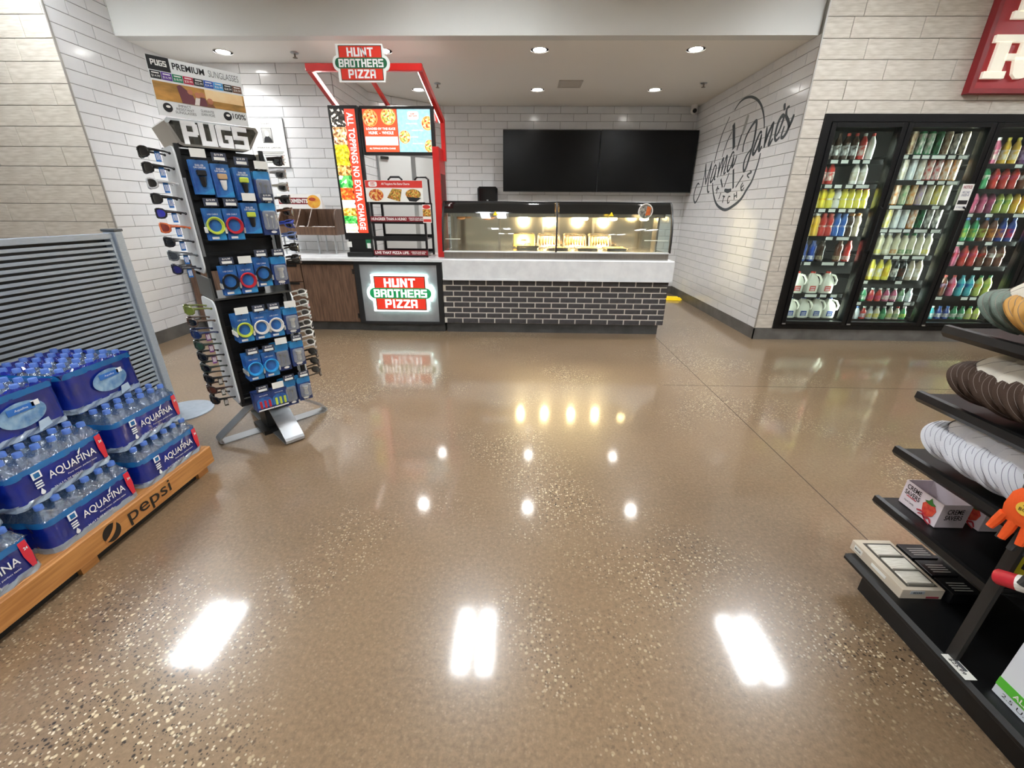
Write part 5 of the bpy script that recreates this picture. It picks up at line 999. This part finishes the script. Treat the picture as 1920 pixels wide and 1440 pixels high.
def film_shell(w_, d_, z0, z1, infl=0.0, wob=.004, nu=96, nv=6, scal=.0315, close=0., seed=0):
    """scalloped shrink wrap wall around w_ (x) by d_ (y); close>0 pulls the top edge inwards"""
    r_ = random.Random(seed); ph = [r_.random()*6 for _ in range(6)]
    per = 2*(w_+d_)
    def fn(u, v):
        s = u*per; c = .03
        if s < w_: x, y, nx, ny = s-w_/2, -d_/2, 0, -1; q = s
        elif s < w_+d_: x, y, nx, ny = w_/2, s-w_-d_/2, 1, 0; q = s-w_
        elif s < 2*w_+d_: x, y, nx, ny = w_/2-(s-w_-d_), d_/2, 0, 1; q = s-w_-d_
        else: x, y, nx, ny = -w_/2, d_/2-(s-2*w_-d_), -1, 0; q = s-2*w_-d_
        # rounded corners
        cx, cy = max(-w_/2+c, min(w_/2-c, x)), max(-d_/2+c, min(d_/2-c, y)); dx, dy = x-cx, y-cy; l = math.hypot(dx, dy)
        if l > 1e-6: x, y = cx+dx/l*c*min(1, 1), cy+dy/l*c
        b = .0045*abs(math.sin(math.pi*q/(2*scal)))*(1-.5*v)+wob*math.sin(7*q/.1+ph[0]+5*v)*math.sin(9*v+ph[1])*.5
        z = z0+(z1-z0)*v; kx = 1-close*(v**2)*.5
        return ((x+nx*b)*kx, (y+ny*b)*kx, z)
    return MB().grid(fn, nu, nv, wrap=True)
def water_pack(loc, w_, d_, lbl, style, rz=0, seed=0):
    """w_ along the face that looks to +X after rz; local face is -Y"""
    t = thing('water_pack', lbl, 'water pack', loc, rz, group='shrink wrapped water packs on the pallet')
    nx, ny = int(w_/.064), int(d_/.064); sx, sy = (w_-.012)/nx, (d_-.012)/ny
    for i in range(nx):
        for j in range(ny):
            b = ob('bottle', BOTB, BOTM, t, (-w_/2+.006+sx*(i+.5), -d_/2+.006+sy*(j+.5), .004)); ob('cap', CAPB, CAPM, b)
    hb = .128 if style == 'label' else .17
    ob('printed_film', film_shell(w_, d_, .022, hb, seed=seed), FILMB, t, smooth=True); ob('film_edge', film_shell(w_+.001, d_+.001, hb-.004, hb+.022, nv=2, seed=seed), FILMB2, t, smooth=True)
    ob('clear_bottom_film', film_shell(w_+.004, d_+.004, .0, .027, wob=.008, nv=3, seed=seed+1), M('cloudy_film', 'b9cbdc', .12, alpha=.6, coat=1, bump=(40, .8)), t)
    r_ = random.Random(seed)
    hgt = [[.19+.014*r_.random() for _ in range(20)] for _ in range(20)]
    def top(u, v):
        x, y = (u-.5)*(w_), (v-.5)*(d_); e = min(u, 1-u)*w_; e2 = min(v, 1-v)*d_; ed = min(e, e2)
        bx = ((x+w_/2-.006)/sx) % 1-.5; by = ((y+d_/2-.006)/sy) % 1-.5; dd = math.hypot(bx*sx, by*sy)
        z = .171+.036*math.exp(-(dd/.019)**2)+r_.uniform(-.0028, .0028)
        if ed < .024: z -= (.024-ed)**2/.024*1.4
        if ed <= 1e-6: z = hb+.02
        return (x, y, z)
    ob('clear_top_film', MB().grid(top, int(nx*7), int(ny*7)), CLEARF, t)
    if style == 'window':
        for v0, v1 in ((.0, .2), (.55, 1.0)): ob('printed_top_film', MB().grid(lambda u, v: (lambda p: (p[0]*1.004, p[1]*1.004, p[2]+.002))(top(u, v0+(v1-v0)*v)), 30, 10), FILMB, t)
    yf = -d_/2-.0075
    if style == 'label':
        k = w_/.40
        text('AQUAFINA', .205*k, .040, FW, t, (.035*k, yf, .083), bold=.006); text('Pure water, perfect taste', .13*k, .009, FW, t, (.065*k, yf, .050)); text('24-16.9 FL OZ BOTTLES', .12*k, .008, FW, t, (-.005*k, yf, .030))
        flat('facts_box', rect(.034, .03), FW, t, (-.105*k, yf, .112)); flat('facts_window', rect(.02, .02), FILMB2, t, (-.105*k, yf-.0015, .112))
        for q in range(3): flat('side_print', rect(.026, .006), FW, t, (-.108*k, yf, .083-.011*q))
        flat('drop_mark', [(.0085*math.cos(rad(a)), .0085*math.sin(rad(a))-.003) for a in range(-220, 41, 26)]+[(0, .016)], FW, t, (-.108*k, yf, .038))
        flat('drop_mark', [(.004, -.01), (.012, .0), (.02, .018), (.006, .004)], FW, t, (.06*k, yf, .112))
        flat('red_stripe', [(-.006, -.055), (.010, -.055), (.014, .0), (.010, .062), (-.016, .06), (-.016, .0)], REDS, t, (.168*k, yf, .083)); text('24', .014, .012, FW, t, (.168*k, yf-.0015, .112), bold=.03)
    else:
        ob('carry_window', MB().prism(circ(.088, 30, 0, 0, .60), 0, .0012), M('window_film', 'a9cde6', .08, alpha=.8, coat=.8, noise=(22, '5f93c8', (1, 1, 3)), bump=(40, .8)), t, (.02, yf-.002, .098), face())
        flat('window_label', rect(.10, .026), M('bottle_label_blue', '2f6fc0', .3), t, (.02, yf-.0045, .122)); text('Aquafina', .05, .012, FW, t, (.02, yf-.006, .122)); flat('window_slip', rect(.03, .022), FW, t, (.075, yf-.0045, .128))
        ob('torn_flap', MB().prism([(.02, 0), (.075, .012), (.07, .045), (.03, .04)], 0, .0012), M('flap_clear', 'c9def0', .1, alpha=.85, coat=.6, bump=(30, .5)), t, (.03, yf-.002, .006), face())
    return t
QX = rad(90)
def wp_at(xf, y0, y1, z, dep, style, lbl, seed): return water_pack((xf-dep/2, (y0+y1)/2, z), y1-y0, dep, lbl, style, QX, seed)
LB = ['bottom layer pack at the pallet end nearest the sunglasses stand, blue water pack', 'blue water pack on the bottom layer just above the brand globe', 'blue water pack on the bottom layer cut by the frame edge']
wp_at(-1.865, 1.70, 2.09, .151, .27, 'label', 'blue water pack at the pallet end on the bottom layer', 1)
wp_at(-1.865, 1.265, 1.655, .151, .27, 'label', 'blue water pack on the bottom layer above the brand print', 2)
wp_at(-1.865, .82, 1.21, .151, .27, 'label', 'blue water pack on the bottom layer before the brand print', 3)
wp_at(-1.91, 1.69, 2.08, .362, .27, 'label', 'blue water pack in the middle layer at the pallet end', 4)
wp_at(-1.91, 1.25, 1.64, .362, .27, 'label', 'blue water pack in the middle layer above the brand print', 5)
wp_at(-1.91, .81, 1.20, .362, .27, 'label', 'blue water pack in the middle layer before the brand print', 6)
wp_at(-2.03, 1.665, 2.03, .573, .40, 'window', 'top layer water pack with oval window at the pallet end', 7)
wp_at(-2.03, 1.275, 1.64, .573, .40, 'window', 'top layer water pack with oval window above the brand print', 8)
wp_at(-2.03, .885, 1.25, .573, .40, 'window', 'top layer water pack with oval window before the brand print', 9)
for i, (y0, y1) in enumerate(((1.70, 2.09), (1.265, 1.655), (.82, 1.21))):
    for j, z in enumerate((.151, .362)): wp_at(-2.20, y0, y1, z, .36, 'label', 'blue water pack in the rear row of the %s layer, stack %s' % (('bottom', 'middle')[j], ('at the pallet end', 'behind the brand print', 'before the brand print')[i]), 20+i*2+j) if i < 2 else None
# ---------------------------------------------------------------- slatted grey shelf end
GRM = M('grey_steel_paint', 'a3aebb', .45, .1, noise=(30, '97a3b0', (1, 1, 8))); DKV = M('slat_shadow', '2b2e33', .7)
sl = thing('slatted_shelf_end', 'grey steel shelf end panel with horizontal slats behind the water', 'shelf', (-2.66, 2.83, 0))
ob('post', MB().box(-.05, .03, -.03, .03, .012, 1.31, .004), GRM, sl); ob('post_cap', MB().box(-.055, .035, -.035, .035, 1.31, 1.325, .003), M('dark_cap', '4d535a', .5), sl)
ob('post', MB().box(-.05, .03, -2.2, -2.14, 0, 1.31, .004), GRM, sl)
ob('round_foot', MB().lathe([(.20, 0), (.20, .008), (.18, .014), (.04, .018)], 32, c=(.06, .02, 0)), GRM, sl, smooth=True)
ob('top_rail', MB().box(-.03, .012, -2.14, -.03, 1.265, 1.30, .003), GRM, sl); ob('slat_shade_sheet', MB().box(-.035, -.03, -2.14, -.03, .06, 1.27), DKV, sl)  # dark sheet puts shade into the gaps between the slats
ob('side_rail', MB().box(-.03, .012, -.052, -.03, .06, 1.265), GRM, sl)
sm = MB().box(-.004, .010, -2.09, 0, .0, .0185, .002).mesh('slat')
sm_old = None and MB().add([(-.028, 0, .0), (.006, 0, .006), (.010, 0, .012), (.010, 0, .024), (-.028, 0, .03), (-.028, -2.09, .0), (.006, -2.09, .006), (.010, -2.09, .012), (.010, -2.09, .024), (-.028, -2.09, .03)][:0] or [(-.006, 0, .0), (.010, 0, .004), (.010, 0, .019), (-.028, 0, .026), (-.006, -2.09, .0), (.010, -2.09, .004), (.010, -2.09, .019), (-.028, -2.09, .026)],
              [(0, 1, 5, 4), (1, 2, 6, 5), (2, 3, 7, 6), (3, 0, 4, 7), (0, 3, 2, 1), (4, 5, 6, 7)]).mesh('slat')
for i in range(36): ob('slat', sm, GRM, sl, (0, -.05, .065+i*.0333))
# ---------------------------------------------------------------- black shelving on the right
GB = M('gondola_black', '0c0c0d', .4); GBR = M('gondola_brown_sheet', '3a332d', .4)
go = thing('black_gondola', 'black steel gondola shelving with caps and boxes', 'shelving', (1.35, 1.38, 0))
ob('base_deck', MB().box(0, .50, -2.2, 0, .120, .155, .012), GB, go); ob('kick_plate', MB().box(.07, .50, -2.2, -.05, 0, .12), GB, go)
ob('back_panel', MB().box(.44, .46, -2.2, -.02, .155, 1.75), GB, go)
for y in (-.02, -.45, -1.1): ob('upright', MB().box(.40, .46, y-.03, y, .155, 1.78), GB, go)
for z in (.433, .654, .875, 1.11):
    s = ob('shelf', MB().box(.05, .44, -.428, 0, z-.022, z-.006), GB, go)
    ob('shelf_lip', MB().yprism([(.035, z+.004), (.05, z+.006), (.06, z-.006), (.06, z-.03), (.045, z-.034), (.032, z-.018)], -.43, .0), GB, s)
    ob('bracket', MB().yprism([(.07, z-.022), (.44, z-.022), (.44, z-.10), (.40, z-.10)], -.012, -.004), GB, s); ob('bracket', MB().yprism([(.07, z-.022), (.44, z-.022), (.44, z-.10), (.40, z-.10)], -.43, -.422), GB, s)
ob('divider_post', MB().box(.022, .036, -.462, -.432, .1555, .86), M('post_charcoal', '232221', .5), go)
tg = ob('price_label', MB().add([(-.0, -.44, .1565), (.035, -.44, .1565), (.035, -.52, .1565), (.0, -.52, .1565), (-.0, -.44, .1575), (.035, -.44, .1575), (.035, -.52, .1575), (.0, -.52, .1575)], [(0, 1, 2, 3), (4, 5, 6, 7), (0, 1, 5, 4), (1, 2, 6, 5), (2, 3, 7, 6), (3, 0, 4, 7)]), STRIP, go)
text('$25.99', .05, .014, INK, tg, (.013, -.48, .1577), rot=(0, 0, rad(-90)), bold=.02); flat('grey_print', rect(.04, .01), GI, tg, (.026, -.475, .1577), rot=(0, 0, rad(-90)))
# caps: thin nested shells, bills towards the aisle
def cap_meshes():
    d = {}
    def crown(u, v):
        a = rad(180*u-90)*1.02; e = rad(92*v); r = .088*(1-.0*v)
        return (.084*math.sin(a)*(math.cos(e)**.6 if e < rad(90) else 0), .0, 0)
    n = 20
    def dome(u, v):
        t = 2*math.pi*u; e = math.pi/2*v
        r = math.cos(e)**.75 if v < 1 else 0
        return (.088*r*math.cos(t), .078*r*math.sin(t), .112*math.sin(e)**1.0)
    d['crown'] = MB().grid(dome, 28, 8, wrap=True).mesh('crown', True)
    d['back'] = None
    def bill(u, v):
        a = rad(-68+136*u); r0x, r0y = .0885, .0785
        x0, y0 = -r0x*math.cos(a), r0y*math.sin(a)
        ext = .060*math.cos(rad((u-.5)*165))**.6
        x = x0-ext*v; y = y0*(1+.10*v); return (x, y, .006-.012*v-(y*y)*2.6)
    mb = MB().grid(bill, 18, 6); m2 = MB().grid(lambda u, v: tuple(c-(.004 if i == 2 else 0) for i, c in enumerate(bill(u, v))), 18, 6); mb.add(m2.v, m2.f)
    d['bill'] = mb.mesh('bill', True)
    rings = MB()
    for k in (.35, .6, .85): rings.tube([(lambda p: (p[0], p[1], p[2]+.0006))(bill(u/18, k)) for u in range(1, 18)], .0006, 4)
    d['st'] = rings.mesh('bill_stitching'); d['btn'] = MB().ball((0, 0, .112), .007, 8, 5).mesh('button', True)
    d['band'] = MB().grid(lambda u, v: (.0893*math.cos(2*math.pi*u), .0793*math.sin(2*math.pi*u), -.002+.010*v), 28, 1, wrap=True).mesh('sweatband_shade', True)
    seams = MB()
    for k in range(6): seams.tube([dome((k+.5)/6, v/8) for v in range(0, 8)], .0006, 4)
    seams.tube([(lambda p: (p[0]*1.006, p[1]*1.006, p[2]))(dome(u/28, .0)) for u in range(29)], .0022, 5, cap=False)
    d['seam'] = seams.mesh('panel_seams'); return d
CAPD = cap_meshes()
def mk_cap(front, billc, lbl, grp, loc, rot, stitch):
    t = thing('baseball_cap', lbl, 'cap', loc, group=grp, rot=rot)
    ob('crown', CAPD['crown'], front, t); ob('bill', CAPD['bill'], billc, t); ob('bill_stitching', CAPD['st'], stitch, t); ob('button', CAPD['btn'], front, t); ob('panel_seams', CAPD['seam'], stitch, t); ob('sweatband_shade', CAPD['band'], M('cap_band_shade', '35322f', .85), t)  # dark sweatband outside the crown also paints the shadow line between caps
CW = M('cap_white', 'e9e9ee', .85, bump=(300, .2)); CC = M('cap_cream', 'e3ddcf', .85, bump=(300, .2)); CBR = M('cap_brown', '4a372b', .8, bump=(300, .2)); CGN = M('cap_sage', '6f7d72', .8, bump=(300, .2)); CST = M('thread_grey', '8d8178', .8); CRD = M('cap_red', '9c1f2a', .8); CTN = M('cap_tan', 'b98a44', .8)
for z, n_, fr, bl, lb, gp, tilt in ((.655, 8, CW, CW, 'white baseball cap nested in the row above the candy boxes', 'white caps on the shelf', 46), (.876, 8, CC, CBR, 'cream baseball cap with brown bill nested in the shelf row', 'brown billed caps on the shelf', 46), (1.111, 8, CC, CGN, 'cream baseball cap with sage bill nested on the top shelf', 'sage billed caps on the shelf', 46)):
    for i in range(n_):
        b_ = bl if not (fr is CC and bl is CGN and i > 1) else CTN
        lbl = lb if b_ is bl else 'cream baseball cap with tan bill nested on the top shelf'
        lbl = lbl.replace('nested', ('first', 'second', 'third', 'fourth', 'fifth', 'sixth', 'seventh', 'eighth', 'ninth', 'tenth')[i]+' from the cooler, nested')
        mk_cap(fr, b_, lbl, gp if b_ is bl else 'tan billed caps on the shelf', (1.525+.004*math.sin(i*2.3), 1.272-.035*i, z+.085+.001*math.sin(i*1.7)), (rad(tilt+3*math.sin(i*2.9)), rad(2*math.sin(i*1.3)), rad(-6+4*math.sin(i*3.7))), CST if bl is not CW else M('thread_lilac', '8f8fa0', .8))
# candy boxes
PNK = M('carton_pinkish', 'f0e4ea', .5); CDB = M('candy_ink', '2a1a22', .6); BER = M('strawberry_red', 'cf2f2f', .4, noise=(60, 'e8674a')); LEAF = M('leaf_green', '3f7a34', .5); SWL = M('swirl_red', 'c23a4a', .5)
def candy(loc, lbl):
    t = thing('candy_box', lbl, 'candy box', loc, group='creme candy display cartons'); w_, d_, h = .15, .10, .095          # local face -Y -> turned to look to -X
    ob('front_wall', MB().box(-w_/2, w_/2, 0, .002, 0, h), PNK, t); ob('rear_wall', MB().box(-w_/2, w_/2, d_-.002, d_, 0, h), PNK, t); ob('end_wall', MB().box(-w_/2, -w_/2+.002, .002, d_-.002, 0, h), PNK, t); ob('end_wall', MB().box(w_/2-.002, w_/2, .002, d_-.002, 0, h), PNK, t); ob('floor_panel', MB().box(-w_/2+.002, w_/2-.002, .002, d_-.002, 0, .002), PNK, t)
    text('CREME\nSAVERS', .062, .042, CDB, t, (-.034, -.001, .066), bold=.015); flat('underline', rect(.04, .003), SWL, t, (-.034, -.0008, .042)); flat('strawberry', [(0, -.03), (.02, -.015), (.026, .01), (.016, .024), (-.016, .024), (-.026, .01), (-.02, -.015)], BER, t, (.036, -.001, .046)); flat('berry_leaf', [(-.02, .0), (-.006, .006), (0, .02), (.008, .006), (.022, .002), (.01, -.006), (-.008, -.006)], LEAF, t, (.034, -.0025, .072))
    ob('candy_swirl', MB().ribbon([(-.03, .008), (-.01, .014), (.004, .0), (.02, .006), (.03, -.008)], .007, 0, .001), SWL, t, (.03, -.0022, .012), face()); ob('candy_swirl', MB().ribbon([(-.02, -.004), (-.004, .002), (.012, -.01), (.03, -.016)], .005, 0, .001), SWL, t, (.028, -.0022, .014), face())
    text('Hard Candy', .04, .010, CDB, t, (-.036, -.001, .022)); text('CREME\nSAVERS', .06, .045, CDB, t, (w_/2+.0006, .05, .055), rz=rad(90), bold=.015)
    t.rotation_euler = (0, 0, rad(-90)); return t
candy((1.462, 1.285, .430), 'white creme candy carton with strawberry standing at the shelf lip')
t = candy((1.60, 1.27, .430), 'white creme candy carton standing deeper on the shelf')
# cartons on the base deck
BXC = M('kraft_cream_carton', 'd3c7b4', .6); WLL = M('wallet_cream', 'e9e5da', .6, noise=(30, 'cfc9ba', (1, 12, 1)))
t = thing('gift_carton', 'cream window carton of packets lying on the black base deck', 'carton', (1.465, 1.275, .1555))
ob('carton', MB().box(-.075, .075, -.125, .125, 0, .042, .001), BXC, t)
ob('window_recess', MB().box(-.05, .062, -.11, .105, .0421, .0426), M('recess_dark', '4b4740', .7), t)
for i, (y, c) in enumerate(((.065, WLL), (-.005, WLL), (-.07, WLL))): q = ob('packet', MB().box(-.042, .05, y-.028, y+.028, .0427, .049, .002), c, t); ob('packet_fold', MB().box(-.042, .05, y-.036, y-.030, .0427, .052), M('fold_grey', '8a867c', .6), q)
flat('white_label', rect(.04, .022), STRIP, t, (-.0752, .085, .022), rz=rad(-90)); text('BEXAR', .03, .007, INK, t, (-.0765, .085, .022), rz=rad(-90), bold=.02); flat('white_label', rect(.07, .012), STRIP, t, (-.0752, -.02, .022), rz=rad(-90)); flat('grey_label', rect(.05, .014), M('label_grey', 'b9c0c4', .5), t, (-.02, -.1252, .03)); text('BEXAR', .032, .008, INK, t, (-.02, -.1265, .03), bold=.02); flat('maroon_mark', rect(.045, .008), DRED, t, (.04, -.1252, .008))
for i in range(3):
    t = thing('black_carton', 'black carton with silver window lines, '+('closest to the candy lip end', 'between two like cartons', 'closest to the price label')[i], 'carton', (1.60, 1.34-.085*i, .1555), group='black cartons on the base deck')
    ob('carton', MB().box(-.05, .05, -.038, .038, 0, .045, .001), DKP, t)
    for q in range(4): ob('silver_line', MB().box(-.03, .035, -.022+.011*q, -.018+.011*q, .0451, .0455), SIV, t)
# diesel fluid box
t = thing('fluid_box', 'white diesel fluid carton with green stripe on the black base deck', 'carton', (1.40, .70, .1555), rad(-90)); WBX = M('carton_white', 'eef2f6', .45, noise=(2, 'dce6f4')); LGN = M('stripe_green', '5cc23a', .5)
ob('carton', MB().box(-.135, .135, 0, .22, 0, .33, .002), WBX, t); flat('blue_panel', rect(.26, .05), M('panel_blue', '9cc3ee', .5), t, (0, -.001, .29)); flat('green_stripe', rect(.268, .03), LGN, t, (0, -.001, .048)); text('ALL DIESEL VEHICLES', .20, .016, PW, t, (.01, -.0025, .048), bold=.02); text('2.5 U.S. GAL. (9.46 L)', .22, .016, INK, t, (.0, -.002, .018)); flat('black_square', rect(.11, .10), INK, t, (.04, -.001, .155)); text('DEF', .08, .05, PW, t, (.04, -.0025, .155), bold=.02); text('DIESEL EXHAUST', .16, .016, GI, t, (.02, -.002, .085))  # pale blue panel printed near the carton top
# hanging gloves and small goods
ORG = M('glove_orange', 'ef5a1a', .7, bump=(120, .2)); DGY = M('glove_grey', '3a3a3a', .8, bump=(120, .3))
def glove(loc, rot, lbl, col):
    t = thing('work_glove', lbl, 'glove', loc, group='gloves on the clip strip', rot=rot)
    mb = MB(); mb.lathe([(.03, 0), (.042, -.02), (.046, -.06), (.042, -.085), (.03, -.10)], 16)
    mb.v = [(x, y*.35, z) for x, y, z in mb.v]
    for i, (x, l, a) in enumerate(((-.036, .055, -.25), (-.013, .07, -.08), (.011, .066, .08), (.033, .05, .22))): mb.tube([(x, 0, -.085), (x+a*l*.5, 0, -.085-l*.6), (x+a*l*.8, -.006, -.085-l)], .0105, 8, rs=[.0115, .011, .0085])
    mb.tube([(.035, 0, -.03), (.062, -.004, -.055), (.068, -.006, -.085)], .011, 8, rs=[.013, .012, .009])
    ob('hand', mb, col, t, smooth=True); ob('cuff', MB().lathe([(.031, 0), (.033, .05), (.029, .052)], 16), DGY, t, smooth=True).scale = (1, .4, 1)
    k_ = flat('badge', circ(.02, 18), M('badge_yellow', 'f0c64a', .5), t, (.0, -.0175, -.045)); text('BOSS', .026, .009, INK, k_, (0, -.004, .0015), rot=(0, 0, 0)); flat('bull_mark', [(-.009, 0), (-.004, .006), (.004, .006), (.009, 0), (.004, -.002), (-.004, -.002)], INK, k_, (0, .007, .0015), rot=(0, 0, 0))
glove((1.312, .905, .80), (0, rad(0), rad(-70)), 'orange work glove with round yellow badge hanging by the white caps', ORG)
glove((1.345, .90, .765), (0, rad(0), rad(-74)), 'charcoal work glove hanging behind the orange glove', DGY)
glove((1.36, .82, .68), (0, 0, rad(-70)), 'charcoal work glove hanging lowest on the strip', DGY)
t = thing('red_tube', 'red cylinder with white paper label hanging over the fluid carton', 'bottle', (1.352, .925, .505), rot=(rad(68), 0, rad(20)))
ob('body', MB().lathe([(.018, 0), (.022, .006), (.022, .10)], 16), CCOL['red'], t, smooth=True); ob('label', MB().lathe([(.0225, .045), (.0225, .098)], 16, cap=False), STRIP, t)
t = thing('yellow_tag_card', 'yellow hang card with black print above the red cylinder', 'retail card', (1.415, .905, .61), rad(-70)); ob('card', MB().box(-.035, .035, 0, .003, -.10, .0), M('card_yellow', 'd6c92e', .5), t); flat('print_block', rect(.04, .05), INK, t, (0, -.001, -.05))
